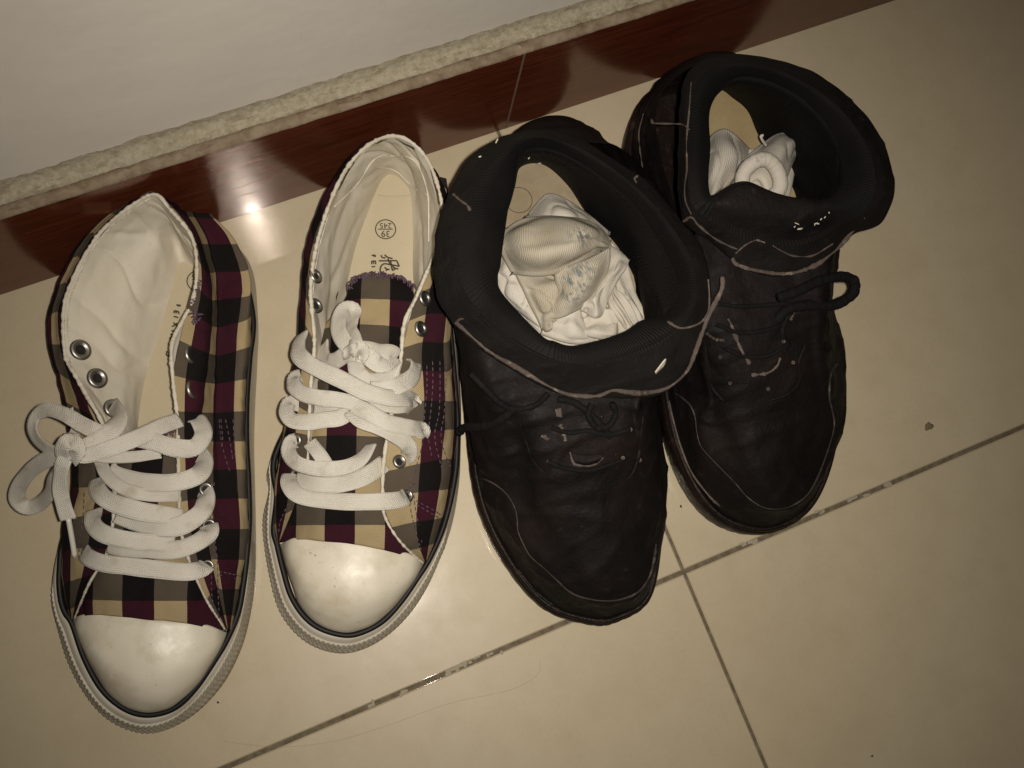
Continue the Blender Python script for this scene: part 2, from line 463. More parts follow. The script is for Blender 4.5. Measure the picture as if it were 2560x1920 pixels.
MT = dict(
    plaid=mat_plaid('plaid_canvas', cells=(.0145, .0152), off=(.45, .1)), plaid1=mat_plaid('plaid_canvas_collapsed', cells=(.0128, .0152), off=(1.22, .1)), plaid2=mat_plaid('plaid_canvas_tongue', cells=(.0148, .0145), off=(0, .33)),
    lining=mat_cloth('white_canvas_lining', (.69, .645, .56), (.60, .54, .43), 1100, blotch=14, spots=(150, .72, .35, (.36, .30, .22))),
    binding=mat_cloth('cream_cotton_binding', (.64, .59, .50), (.50, .44, .34), 900, bumpd=.0006, blotch=80),
    insole=mat_cloth('beige_insole_cloth', (.525, .455, .325), (.47, .40, .275), 1500, blotch=18, bumpd=.0001),
    rubber=mat_simple('white_rubber', (.50, .46, .385), .42, c2=(.41, .36, .28), nsc=45, bump=(300, .15, .0006), lo=.45, hi=.8),
    cap=mat_simple('cream_toe_rubber', (.62, .565, .455), .42, c2=(.50, .43, .31), nsc=60, bump=(170, .15, .0008), coat=.08, lo=.50, hi=.76),
    bump=mat_simple('textured_bumper_rubber', (.50, .455, .37), .6, c2=(.40, .35, .27), nsc=90),
    black=mat_simple('black_rubber_line', (.006, .005, .0045), .55, spec=.3),
    lace=mat_lace(),
    metal=mat_simple('eyelet_steel', (.36, .34, .31), .42, 1.0),
    hole=mat_simple('dark_hole', (.008, .007, .006), .9),
    thread=mat_simple('purple_thread', (.060, .030, .058), .8, spec=.2, c2=(.16, .11, .14), nsc=700),
    print_=mat_simple('brown_print_ink', (.050, .036, .022), .8),
    tile=mat_tile(), skirt=mat_skirt(), wall=mat_wall(),
    grout=mat_simple('brown_grout', (.19, .155, .105), .95, spec=.1, c2=(.10, .078, .052), nsc=200, bump=(700, .6, .0010)),
    suede=mat_suede('black_suede', (.0042, .0034, .0030), (.0085, .0064, .0055), (.028, .020, .017), worn=.62),
    leather=mat_suede('worn_dark_brown_leather', (.0034, .0027, .0025), (.0100, .0062, .0056), (.030, .019, .0165), worn=.62, rough=.72, fine=1000),
    bsole=mat_suede('dark_boot_sole', (.006, .0045, .004), (.016, .008, .0055), (.055, .028, .018), worn=.58, rough=.5),
    worn=mat_suede('worn_leather_edge', (.040, .030, .025), (.12, .092, .078), (.24, .20, .17), worn=.55),
    seamw=mat_suede('dull_worn_seam', (.020, .015, .013), (.055, .043, .037), (.13, .105, .09), worn=.52),
    mesh=mat_rib('black_knit_lining', (.0046, .0041, .0038), (.0090, .0078, .0070), freq=5600, amp=.0009, rough=.75, axis='X'),
    blace=mat_suede('black_boot_cord', (.0045, .004, .004), (.008, .007, .0065), (.025, .021, .019), rough=.9),
    binsole=mat_cloth('worn_grey_tan_insole', (.36, .29, .20), (.27, .21, .13), 700, blotch=40, spots=(60, .60, .5, (.24, .19, .14))),
)

def mat_cap():
    m = mat_simple('scuffed_toe_rubber', (.62, .565, .455), .42, c2=(.50, .43, .31), nsc=60, bump=(170, .15, .0008), coat=.08, lo=.50, hi=.76)
    nt = m.node_tree; g = NT(nt); b = nt.nodes['Principled BSDF']; ob = g.coord('Object')
    src = b.inputs['Base Color'].links[0].from_socket
    sp = g.math('MULTIPLY', g.ramp(g.noise(ob, 420, 3, .7), [(.64, 0), (.70, 1)]), g.ramp(g.noise(ob, 48, 2), [(.50, 0), (.62, .75)]))
    c = g.mix(sp, src, (.27, .19, .11))
    c = g.mix(g.ramp(g.noise(g.mapping(ob, (1, .4, 1), (0, 0, .6)), 260, 3, .7), [(.68, 0), (.74, .3)]), c, (.30, .25, .18))
    g.l(c, b.inputs['Base Color']); g.l(g.ramp(g.noise(ob, 90, 4, .6), [(.35, .37), (.7, .52)]), b.inputs['Roughness']); b.inputs['Coat Weight'].default_value = 0
    return m
MT['cap'] = mat_cap()

# ------------------------------------------------------------------ the setting: tiled floor, skirting, wall
flo = mesh_obj('floor', *box_geo(-1.25, 1.25, -1.25, .30, -.03, -.0008)[:2], MT['grout'], None, smooth=False)
prop(flo, 'floor of large cream polished tiles with dirty brown grout joints', kind='structure')
JW = .0013; JX = .0009
for (x0, x1) in ((-1.2, -.6), (-.6, 0), (0, .6), (.6, 1.2)):
    for (y0, y1) in ((-1.2, -.6), (-.6, 0), (0, .2845)):
        o = mesh_obj('tile', *box_geo(x0 + JX, x1 - JX, y0 + JW, y1 - (JW if y1 < .1 else 0), -.010, 0, .0007)[:2], MT['tile'], flo, smooth=False)
# whitish chips of grout left in the joint
J = Join(); rr = random.Random(3)
for (fx, fy) in ((1012, 1738), (1130, 1688), (1150, 1680), (1135, 1685), (1240, 1645), (1870, 1358), (1862, 1362), (1880, 1355), (2140, 1250), (2175, 1238), (2230, 1215), (1180, 1660), (930, 1770), (2050, 1290)):
    c = P(fx, fy, 0); c[1] = rr.uniform(-.0010, .0010)
    for q in range(3):
        w, h = rr.uniform(.0006, .0022), rr.uniform(.0005, .0012)
        x = c[0] + rr.uniform(-.004, .004)
        y = c[1] + rr.uniform(-.0012, .0012)
        J.add(box_geo(x - w, x + w, y - h, y + h, -.0006 - q * .0003, rr.uniform(-.0002, .0002), .0001))
prop(J.build('grout_chips', mat_simple('pale_grout_chip', (.33, .285, .21), .9), flo, smooth=False), kind='stuff')

wal = mesh_obj('wall', *box_geo(-1.3, 1.3, WALL_Y + .0135, WALL_Y + .12, -.03, 1.0)[:2], MT['wall'], None, smooth=False)
prop(wal, 'scuffed off white plaster wall above the brown skirting', kind='structure')
HS = .0905
sk = empty('skirting_board', (0, WALL_Y, 0))
prop(sk, 'glossy reddish brown tile skirting along the foot of the white wall', 'skirting')
XJ = float(P(1268, 330, 0)[0])
for a, b_ in ((XJ - 1.2, XJ - .6), (XJ - .6, XJ), (XJ, XJ + .6), (XJ + .6, XJ + 1.2)):
    v, f, _ = box_geo(a + .0004, b_ - .0004, WALL_Y, WALL_Y + .0085, .0004, HS, .0005)
    mesh_obj('skirting_tile', v, f, MT['skirt'], sk, smooth=False)
mesh_obj('joint_filler', *box_geo(XJ - .0006, XJ + .0006, WALL_Y - .0001, WALL_Y + .008, .0004, HS - .0006)[:2], mat_simple('pale_joint_filler', (.16, .10, .075), .7), sk, smooth=False)
# dusty strip of paint and mortar on the skirting's top
mled = mat_cloth('dusty_tan_mortar', (.37, .33, .245), (.25, .212, .145), 500, bumpd=.0012, blotch=330, spots=(700, .60, .5, (.40, .35, .26)), dark=(170, .55, .5, (.15, .115, .07)))
mbare = mat_cloth('bare_tile_edge', (.25, .20, .14), (.14, .095, .06), 700, bumpd=.0003, blotch=160, spots=(420, .66, .55, (.36, .30, .22)), dark=(200, .57, .6, (.09, .045, .028)))
nu = 900
rows = []
xs = np.linspace(-.75, .45, nu)
def ledge(prof, name, mat, seed):
    G = []
    for (y, z, ay, az) in prof:
        r = []
        for x in xs:
            q = np.array([x, y * 3, z * 3])
            n = nz(q, 55, seed) + .6 * nz(q, 210, seed + 2) + .5 * nz(q, 700, seed + 5)
            n2 = nz(q, 80, seed + 9) + .7 * nz(q, 320, seed + 7)
            r.append([x, WALL_Y + y + n * ay, z + n2 * az])
        G.append(r)
    G = np.array(G); nv = len(prof)
    return mesh_obj(name, G.reshape(-1, 3), grid_faces(nv, nu), mat, sk)
ledge([(-.0002, HS - .0012, .0002, .0001), (-.0008, HS + .0002, .0004, .0002), (.0006, HS + .0009, .0005, .0003), (.003, HS + .0012, .0004, .0004), (.0058, HS + .0010, .0005, .0004), (.0066, HS - .002, .0002, 0)], 'paint_edge', mbare, 1)
ledge([(.0052, HS - .001, .0002, .0001), (.0058, HS + .0014, .0009, .0003), (.0078, HS + .0018, .0006, .0003), (.0100, HS + .0020, .0006, .0003), (.0125, HS + .0026, .0003, .0005), (.0133, HS + .0080, .0001, .0018), (.0140, HS + .0100, .0, .0018)], 'mortar_bead', mled, 4)

# ------------------------------------------------------------------ sneakers
def closed_pts(px, z=10): return [P(x, y, z) for x, y in px]

def foxing(root, O, Jn, toe_t, bump_rng):
    """rubber side wall between the sole outline O and the line Jn where the canvas starts (both world, heel first, same sense)"""
    n = 420
    A = resample(O, n, True); B = resample(Jn, n, True)
    prof = [(0.06, .0), (0.0, .002), (-.02, .009), (.22, .0165), (.40, .0215), (.44, .0235), (.70, .0275), (.90, .0285), (1.15, .0275)]
    G = []
    for (k, z) in prof:
        R = A + (B - A) * k; R = R.copy(); R[:, 2] = z + (0.001 if 0 < k < 1 else 0)
        G.append(R)
    G = np.array(G); nv = len(prof)
    G[0][:, 2] = 0.0003
    o = mesh_obj('rubber_sole', G.reshape(-1, 3), grid_faces(nv, n, True) + [tuple(range(n))[::-1]], MT['rubber'], root)
    # chevron textured bumper round the toe
    a, b_ = bump_rng; m = 900; rowsn = 9
    t = np.linspace(a, b_, m) % 1.0 * n
    i0 = np.floor(t).astype(int) % n; i1 = (i0 + 1) % n; f = (t - np.floor(t))[:, None]
    A2 = A[i0] * (1 - f) + A[i1] * f; B2 = B[i0] * (1 - f) + B[i1] * f
    D = A2 - B2; D[:, 2] = 0; D /= np.linalg.norm(D, axis=1, keepdims=True)
    s = np.concatenate([[0], np.cumsum(np.linalg.norm(np.diff(A2, axis=0), axis=1))])
    G = []
    for j in range(rowsn + 2):
        q = (j - 1) / (rowsn - 1); q = min(max(q, 0), 1)
        k = -.035 + q * .56; z = float(np.interp(k, [p_[0] for p_ in prof[1:]], [p_[1] for p_ in prof[1:]])) + .0011 + (.002 * (1 - q) ** 3)
        R = A2 + (B2 - A2) * k; R = R.copy(); R[:, 2] = z
        if j in (0, rowsn + 1): h = np.full(m, -.0012)
        else:
            ph = s / .0027 + abs(q - .5) * 2.4
            h = .0008 + .00042 * np.sign(np.sin(2 * math.pi * ph)) * np.minimum(1, 2 * abs(np.sin(2 * math.pi * ph))) * (0.25 if q in (0, 1) else 1)
        ed = np.minimum(1, np.minimum(s, s[-1] - s) / .006)
        R = R + D * (h * (.75) * ed)[:, None]; R[:, 2] += h * .75 * ed
        G.append(R)
    G = np.array(G)
    mesh_obj('toe_bumper', G.reshape(-1, 3), grid_faces(rowsn + 2, m), MT['bump'], root)
    # black line above the foxing
    Bk = resample(Jn, 220, True).copy(); Bk[:, 2] = .0288
    tube('black_trim', list(Bk), .0016, MT['black'], root, closed=True, n=440, seg=8, resamp=False)
    A3 = A + (B - A) * .80; A3 = A3.copy(); A3[:, 2] = .0288
    return A, B

def toe_cap(root, arc, edge, name='toe_cap', h=.050):
    k = len(arc); Ar = resample(arc, k); Ed = resample(edge, k); rows = []
    for s_, zz in ((0, .0275), (.05, .0335), (.16, .0410), (.36, .0470), (.62, .0490), (.85, .0488), (1, .0484), (1.04, .0470)):
        r = []
        for i in range(k):
            t = i / (k - 1); q = Ar[i] + (Ed[i] - Ar[i]) * s_
            side = math.sin(math.pi * t) ** .55 if 0 < t < 1 else 0
            z = .0275 + (zz - .0275) * side
            q = q.copy(); 
            # keep the pixel position when the height changes
            ray = (q - CAM); q = CAM + ray * ((z - CAM[2]) / ray[2])
            r.append(q)
        rows.append(r)
    return patch(name, rows, 70, 44, MT['cap'], root, ndir=(0, 0, 1), disp=lambda p, u, v: .0007 * nz(p, 38, 3) + .0003 * nz(p, 110, 4))

def eyelet(root, c, nrm, r=.0042, name='eyelet'):
    nrm = np.array(nrm, float); nrm /= np.linalg.norm(nrm)
    a = np.cross(nrm, [0, 0, 1.0]) if abs(nrm[2]) < .9 else np.cross(nrm, [0, 1.0, 0]); a /= np.linalg.norm(a); b = np.cross(nrm, a)
    prof = [(1.0, -.0003), (1.0, .0004), (.86, .0011), (.68, .0011), (.52, .0004), (.48, .0002)]
    v, f = [], []; n = 24
    for (k, z) in prof:
        for q in range(n):
            t = 2 * math.pi * q / n; v.append(c + (a * math.cos(t) + b * math.sin(t)) * r * k + nrm * z)
    f = grid_faces(len(prof), n, True)
    mi = [0] * len(f)
    f.append(tuple((len(prof) - 1) * n + q for q in range(n))); mi.append(1)
    return mesh_obj(name, v, f, MT['metal'], root, mats=[MT['hole']], mi=mi)

def text_mesh(name, body, loc, rot, size, mat, parent, shear=0, thick=0.0, offset=0.0):
    cu = bpy.data.curves.new(name, 'FONT'); cu.body = body; cu.size = size; cu.align_x = 'CENTER'; cu.align_y = 'CENTER'
    cu.extrude = 0.0001; cu.offset = offset
    t = bpy.data.objects.new('tmp', cu); col.objects.link(t)
    dg = bpy.context.evaluated_depsgraph_get()
    me = bpy.data.meshes.new_from_object(t.evaluated_get(dg)); bpy.data.objects.remove(t)
    me.materials.clear(); me.materials.append(mat)
    o = bpy.data.objects.new(name, me); col.objects.link(o); o.parent = parent
    o.location = Vector(np.asarray(loc) - rootloc(parent)); o.rotation_euler = (0, 0, rot)
    return o

def ring_print(name, c, r, w, parent):
    v, f = [], []; n = 48
    for k in (r - w / 2, r + w / 2):
        for q in range(n): t = 2 * math.pi * q / n; v.append(c + np.array([math.cos(t) * k, math.sin(t) * k, 0]))
    return mesh_obj(name, v, [x[::-1] for x in grid_faces(2, n, True)], MT['print_'], parent)

def strokes(name, lines, w, mat, parent):
    J = Join()
    for ln in lines:
        J.add(tube(None, ln, w, None, None, seg=6, n=max(4, 5 * len(ln)), flat=.12))
    return J.build(name, mat, parent)

def poly_sheet(name, pts, mat, parent, n=120, uv=None):
    R = resample(pts, n, True); c = R.mean(0); v = [c] + list(R)
    ks = (.5, .8)
    V = [c]; 
    for k in (.35, .7, 1.0): V += [c + (p - c) * k for p in R]
    f = [(0, 1 + i, 1 + (i + 1) % n) for i in range(n)]
    for r_ in range(2):
        for i in range(n): f.append((1 + r_ * n + i, 1 + (r_ + 1) * n + i, 1 + (r_ + 1) * n + (i + 1) % n, 1 + r_ * n + (i + 1) % n))
    nrm = np.cross(V[1] - c, V[2] - c)
    if nrm[2] < 0: f = [x[::-1] for x in f]
    o = mesh_obj(name, V, f, mat, parent, [(p[0], p[1]) for p in V])
    BV[o.name] = (np.array(V), f)
    return o

def wrinkle(a, sc_, seed, a2=0, sc2=0):
    def f(p, u, v):
        e = min(1, 6 * min(u, 1 - u) + .15) 
        r = a * nz(p, sc_, seed)
        if a2: r += a2 * (abs(nz(p, sc2, seed + 5)) * 2 - .5)
        return r * e
    return f

def px_of(p):
    q = CAM_R.T @ (np.asarray(p) - CAM); return 1280 + q[0] / -q[2] * FPX, 960 - q[1] / -q[2] * FPX

def axisrot(p_from, p_to):
    d = p_to - p_from; return math.atan2(d[1], d[0])

def lfold(pa, pb, seed, amp=.0030):
    al = (pb - pa) / np.linalg.norm(pb - pa); pe = np.cross(al, [0, 0, 1.0]); pe /= np.linalg.norm(pe)
    def f(p, u, v):
        e = min(1, 6 * v + .05) * min(1, 5 * (1 - v) + .1)
        q = np.array([p @ pe + p[2] * .6, (p @ al) * .22, p[2] * .2])
        n1 = nz(q, 75, seed); n2 = nz(q, 38, seed + 3)
        c1 = max(0, 1 - abs(n1) * 5.5); c2 = max(0, 1 - abs(n2) * 7)
        return e * (.0022 * n2 + .0010 * n1 - amp * .55 * c1 ** 2 - amp * .5 * c2 ** 2 + .0004 * nz(p, 160, seed))
    return f

# ================================================================== second sneaker from the left (upright, bow inside)
S2 = empty('plaid_sneaker', M(-130, 150, 0))
prop(S2, 'plaid canvas sneaker standing upright against the black boot, laces tied in a bow inside', 'sneaker', 'pair of plaid canvas sneakers')
heel2 = [M(-75, 279.5, 10), M(-57, 267, 10), M(-53, 238, 10), M(-61, 205, 10), M(-71, 172, 10)]
right2 = [P(1152, 1000, 10), P(1152, 1110, 10), P(1147, 1215, 10), P(1128, 1319, 10), P(1096, 1402, 10), P(1065, 1469, 10), P(1024, 1531, 10), P(972, 1583, 10), P(915, 1617, 10)]
left2 = [P(858, 1630, 10), P(796, 1617, 10), P(744, 1583, 10), P(702, 1526, 10), P(679, 1448, 10), P(663, 1350, 10), P(662, 1290, 10), P(676, 1228, 10), M(-193, 138, 10), M(-172, 160, 10), M(-150, 185, 10), M(-130, 215, 10), M(-113, 245, 10), M(-97, 268, 10)]
O2 = heel2 + right2 + left2
J2 = [M(-76, 275.5, 28), M(-62, 263, 28), M(-58, 238, 28), M(-66, 205, 28), M(-76, 172, 28),
      P(1140, 1000, 28), P(1143, 1090, 28), P(1137, 1190, 28), P(1112, 1305, 28), P(1076, 1392, 28), P(1040, 1450, 28), P(1004, 1502, 28), P(960, 1550, 28), P(912, 1578, 28),
      P(865, 1588, 28), P(805, 1573, 28), P(762, 1542, 28), P(728, 1490, 28), P(708, 1425, 28), P(694, 1366, 28), P(685, 1325, 28), P(692, 1240, 28), M(-188, 138, 28), M(-167, 160, 28), M(-146, 185, 28), M(-126, 214, 28), M(-109, 243, 28), M(-95, 263, 28)]
foxing(S2, O2, J2, .5, (.375, .70))
arc2 = L(Z4, [(112, 1082, 28), (130, 1150, 28), (160, 1255, 28), (203, 1365, 28), (270, 1448, 28), (370, 1502, 28), (440, 1510, 28), (540, 1484, 28), (640, 1413, 28), (720, 1320, 28), (780, 1230, 28), (810, 1175, 28)])
edge2 = L(Z4, [(112, 1080, 30), (200, 1055, 46), (330, 1059, 50), (480, 1080, 51), (620, 1100, 49), (740, 1137, 44), (810, 1173, 30)])
toe_cap(S2, arc2, edge2)
ins2 = [M(-76, 272, 19), M(-64, 260, 19), M(-60, 236, 19), M(-70, 200, 19), M(-86, 150, 19), M(-98, 110, 19), M(-118, 70, 19), M(-150, 45, 19), M(-190, 40, 19), M(-206, 65, 19), M(-204, 105, 19), M(-185, 138, 19), M(-160, 168, 19), M(-140, 200, 19), M(-118, 236, 19), M(-96, 266, 19)]
insole2 = poly_sheet('insole', ins2, MT['insole'], S2)
# canvas vamp that runs up into the tongue
rows = [[P(698, 1357, 31), P(765, 1349, 47), P(889, 1364, 52), P(985, 1382, 47), P(1060, 1408, 31)],
        [P(702, 1300, 36), P(790, 1285, 53), P(882, 1290, 58), P(980, 1300, 53), P(1062, 1345, 36)],
        [P(722, 1195, 44), P(795, 1200, 59), P(873, 1205, 62), P(948, 1205, 60), P(1015, 1220, 46)],
        [P(742, 1080, 46), P(805, 1084, 62), P(876, 1088, 65), P(948, 1090, 62), P(1006, 1100, 48)],
        [P(772, 940, 46), P(826, 944, 62), P(883, 947, 65), P(955, 950, 62), P(1006, 955, 50)],
        [P(802, 830, 46), P(853, 832, 60), P(905, 835, 62), P(960, 836, 60), P(1014, 840, 52)],
        [P(862, 750, 50), P(895, 748, 55), P(942, 748, 57), P(990, 752, 56), P(1033, 760, 52)],
        [P(868, 716, 50), P(896, 693, 53), P(942, 685, 54), P(988, 691, 53), P(1034, 712, 50)]]
vamp2 = patch('tongue', rows, 60, 90, MT['plaid2'], S2, uvax=(P(889, 1360, 50), P(905, 740, 55)), ndir=(0, 0, 1), disp=wrinkle(.0012, 40, 2, .0010, 70), solid=.0016)
# right quarter
rb = [P(1073, 1396, 28), P(1103, 1325, 28), P(1130, 1230, 28), P(1142, 1110, 28), P(1142, 1000, 28), M(-77, 168, 28), M(-67, 203, 28), M(-59, 236, 28), M(-62, 263, 28), M(-76, 275, 28)]
rm = [P(1066, 1402, 34), P(1085, 1330, 43), P(1108, 1235, 48), P(1122, 1110, 51), P(1124, 1000, 52), P(1122, 880, 53), P(1128, 720, 52), P(1128, 560, 50), P(1090, 430, 52), P(990, 360, 52)]
rf = [P(1062, 1405, 35), P(1045, 1340, 47), P(1050, 1240, 56), P(1060, 1120, 62), P(1065, 1000, 64), P(1060, 880, 66), P(1078, 730, 66), P(1112, 590, 62), P(1082, 425, 66), P(990, 347, 68)]
rt = [P(1058, 1406, 34), P(1000, 1350, 49), P(960, 1262, 60), P(962, 1140, 66), P(984, 1000, 69), P(1003, 893, 71), P(1040, 745, 69), P(1100, 590, 64), P(1069, 404, 72), P(984, 343, 76)]
patch('quarter', [rb, rm, rf, rt], 150, 46, MT['plaid'], S2, uvswap=True, ndir=(1, 0, .6), disp=wrinkle(.0010, 35, 8, .0006, 90), uvoff=(0.003, .004), solid=.0003)
# left quarter
lb = [P(694, 1363, 28), P(688, 1300, 28), P(700, 1205, 28), M(-182, 143, 28), M(-163, 164, 28), M(-144, 187, 28), M(-125, 214, 28), M(-108, 243, 28), M(-95, 266, 28), M(-77, 275, 28)]
lm = [P(694, 1360, 33), P(687, 1290, 38), P(697, 1170, 46), P(716, 1050, 50), P(738, 900, 52), P(752, 780, 52), P(771, 620, 52), P(817, 488, 55), P(895, 375, 60), P(976, 337, 64)]
lt = [P(700, 1352, 36), P(740, 1250, 53), P(763, 1160, 61), P(771, 1060, 65), P(777, 966, 67), P(785, 852, 68), P(776, 700, 68), P(817, 540, 68), P(895, 391, 73), P(976, 342, 76)]
lf = [P(697, 1356, 36), P(712, 1265, 48), P(722, 1160, 56), P(735, 1050, 60), P(750, 920, 62), P(757, 800, 63), P(770, 660, 62), P(810, 520, 63), P(890, 382, 68), P(976, 338, 72)]
patch('quarter', [lb, lm, lf, lt], 150, 40, MT['plaid'], S2, uvswap=True, ndir=(-1, 0, .6), disp=wrinkle(.0010, 35, 18, .0006, 90), uvoff=(.0, .006), solid=.0003)
# lining wall, from the collar edge down to the insole
tp = [P(771, 1110, 63), P(777, 966, 67), P(786, 852, 68), P(777, 716, 68), P(800, 582, 67), P(857, 437, 71), P(929, 358, 75), P(1002, 343, 76), P(1067, 398, 72), P(1103, 502, 66), P(1100, 590, 64), P(1047, 730, 69), P(1012, 806, 71), P(1002, 893, 71), P(984, 1000, 69)]
md = [P(800, 1110, 50), P(803, 966, 50), P(812, 852, 50), P(815, 716, 50), P(845, 582, 50), P(893, 455, 52), P(945, 394, 54), P(1000, 385, 55), P(1052, 430, 53), P(1083, 510, 50), P(1082, 600, 48), P(1060, 730, 48), P(1050, 806, 45), P(1050, 893, 45), P(1040, 1000, 45)]
bt = [P(822, 1110, 19), P(830, 966, 19), P(848, 840, 19), P(866, 725, 19), P(888, 620, 19), P(918, 535, 19), P(953, 452, 19), P(985, 438, 19), P(1020, 470, 19), P(1029, 520, 19), P(1032, 600, 19), P(1034, 701, 19), P(1060, 806, 19), P(1080, 893, 19), P(1090, 1000, 19)]
cen_ = np.mean(tp, 0)
tpi = [p + (cen_ - p) / np.linalg.norm(cen_ - p) * .0011 + np.array([0, 0, .0004]) for p in tp]
patch('lining', [tpi, [a * .5 + b * .5 + np.array([0, 0, .001]) for a, b in zip(tp, md)], md, bt], 190, 44, MT['lining'], S2, ndir=(0, 0, 1), disp=lfold(P(858, 1628, 20), P(985, 440, 20), 4))
col2 = tp + []
tube('collar_binding', [P(1058, 1408, 34), P(1003, 1357, 49), P(966, 1300, 56), P(957, 1255, 61), P(960, 1150, 66)] + tp[::-1] + [P(766, 1180, 61), P(745, 1250, 54)], (lambda t: .00105 * (.5 + .5 * min(1, min(t, 1 - t) * 6))), MT['binding'], S2, n=700, seg=8, wob=.55, flat=1.3)
tube('collar_seam', [p * .86 + q * .14 + np.array([0, 0, .0003]) for p, q in zip(tp, md)][2:13], .0007, MT['binding'], S2, n=260, seg=6, wob=.5)
# heel counter fold lines inside
tube('heel_fold', drape(L(Z3, [(540, 600, 46), (600, 545, 47), (700, 440, 50), (800, 290, 54), (860, 250, 57), (950, 245, 58), (1050, 255, 57), (1120, 310, 54), (1160, 400, 50), (1190, 520, 46), (1195, 700, 44), (1195, 840, 44)]), ['lining'], .0001), .0005, MT['lining'], S2, n=160, seg=6, wob=.4)
tube('heel_fold', drape(L(Z3, [(790, 310, 46), (860, 330, 42), (925, 335, 40), (985, 365, 40), (1050, 430, 38), (1110, 480, 42), (1180, 515, 46)]), ['lining'], .0001), .0005, MT['lining'], S2, n=120, seg=6, wob=.4)
tube('insole_edge', L(Z3, [(845, 520, 20.5), (950, 528, 20.5), (1062, 520, 20.5)]), .0004, MT['insole'], S2, n=30, seg=6)
# print on the insole
c = P(964, 573, 19.4); u = P(964, 573, 19.4) - P(964, 673, 19.4); ax = math.atan2(u[1], u[0]) - math.pi / 2
ring_print('size_ring', c, .0056, .0006, insole2).location = (0, 0, 0)
text_mesh('size_print', '39', c + np.array([math.sin(ax), -math.cos(ax), 0]) * .0026 * 1 + np.array([0, 0, .0002]), ax + math.pi, .0052, MT['print_'], insole2)
text_mesh('size_print', '245', c - np.array([math.sin(ax), -math.cos(ax), 0]) * .0022 + np.array([0, 0, .0002]), ax + math.pi, .0046, MT['print_'], insole2)
strokes('size_print', [[P(945, 573, 19.5), P(982, 573, 19.5)]], .00025, MT['print_'], insole2)
ZB = frame_(860, 480, .14465)
fei = [[(640, 1090), (660, 1130), (720, 1140)], [(700, 1085), (760, 1130), (840, 1150)], [(760, 1150), (775, 1200), (800, 1250)], [(600, 1190), (760, 1188), (910, 1185)], [(910, 1185), (930, 1230), (955, 1285)],
       [(955, 1285), (860, 1265), (800, 1255), (700, 1240), (645, 1275), (625, 1350), (650, 1400), (690, 1415)], [(810, 1195), (815, 1255), (835, 1355)], [(700, 1300), (745, 1335), (790, 1335)], [(720, 1360), (760, 1330)],
       [(860, 1305), (890, 1320), (940, 1330)], [(830, 1355), (870, 1340), (880, 1320)], [(800, 1245), (845, 1275), (860, 1320)]]
strokes('name_print', [[ZB(a, b, 19.5) for a, b in s] for s in fei], .00042, MT['print_'], insole2)
lat = [[(475, 1095), (545, 1090)], [(515, 1092), (515, 1118)], [(540, 1095), (540, 1125)], [(475, 1195), (545, 1190)], [(478, 1195), (480, 1250)], [(510, 1192), (512, 1240)], [(545, 1190), (547, 1250)], [(475, 1292), (540, 1288)],
       [(475, 1370), (550, 1415)], [(475, 1415), (548, 1375)], [(480, 1480), (540, 1478)]]
strokes('name_print', [[ZB(a, b, 19.5) for a, b in s] for s in lat], .00038, MT['print_'], insole2)
# ankle label seen edge-on, with a little round badge
lab = patch('side_label', [[P(1092, 440, 56), P(1105, 490, 56), P(1112, 540, 56)], [P(1116, 446, 45), P(1121, 490, 45), P(1119, 522, 45)]], 12, 8, mat_simple('grey_rubber_label', (.05, .035, .035), .5), S2, solid=.0012)
o_ = []
for q in range(14): t = 2 * math.pi * q / 14; o_.append(P(1109.5 + 4.2 * math.cos(t) + 1.5 * math.sin(t), 480 + 10 * math.sin(t), 53))
tube('badge_letter', o_, .00075, mat_simple('pale_badge', (.38, .34, .33), .5), lab, closed=True, n=40, seg=6)
tube('badge_letter', [P(1106, 498, 53), P(1109, 508, 52.6), P(1114, 509, 52.2), P(1116, 502, 52)], .00075, bpy.data.materials['pale_badge'], lab, n=20, seg=6)
# frayed purple edge of the tongue
J = Join(); rr = random.Random(5)
te = resample([P(868, 720, 51), P(880, 700, 53), P(900, 690, 54.5), P(942, 684, 55.5), P(988, 690, 54.5), P(1015, 700, 53), P(1034, 716, 51)], 90)
for p in te:
    a = p + np.array([rr.uniform(-.0012, .0012), rr.uniform(-.0004, .0010), rr.uniform(-.0003, .0010)])
    b_ = a + np.array([rr.uniform(-.0016, .0016), rr.uniform(-.0028, -.0012), .0003])
    J.add(tube(None, [a, (a + b_) / 2 + np.array([0, 0, .0006]), b_], .00032, None, None, seg=5, n=5))
prop(J.build('tongue_overlock', MT['thread'], S2), kind='stuff')
# stitching
stitches('stitching', [L(Z4, [(850, 200, 55), (850, 330, 55), (840, 450, 55), (830, 560, 55), (850, 680, 55)]), L(Z4, [(885, 200, 55), (885, 330, 55), (880, 450, 55), (860, 560, 55), (890, 700, 55), (920, 770, 50)]),
                       L(Z4, [(915, 220, 55), (912, 330, 55), (905, 450, 55), (890, 560, 55), (915, 660, 50), (940, 720, 45)]), L(Z4, [(822, 220, 55), (822, 330, 55), (812, 450, 55), (800, 600, 55), (770, 720, 55), (762, 860, 50), (800, 1080, 40)]),
                       L(Z4, [(745, 760, 55), (740, 880, 50), (775, 1040, 45), (800, 1120, 38)]), L(Z4, [(770, 870, 50), (860, 920, 45), (890, 940, 40)]), L(Z4, [(775, 890, 50), (865, 945, 45), (880, 955, 40)])],
         MT['thread'], S2, on=[n for n in BV if n.startswith('quarter')])
stitches('stitching', [L(Z4, [(180, 840, 50), (150, 900, 45), (120, 970, 40), (110, 1030, 35)]), L(Z4, [(200, 900, 50), (170, 960, 45), (140, 1020, 40)])], MT['thread'], S2, on=[n for n in BV if n.startswith('quarter')])
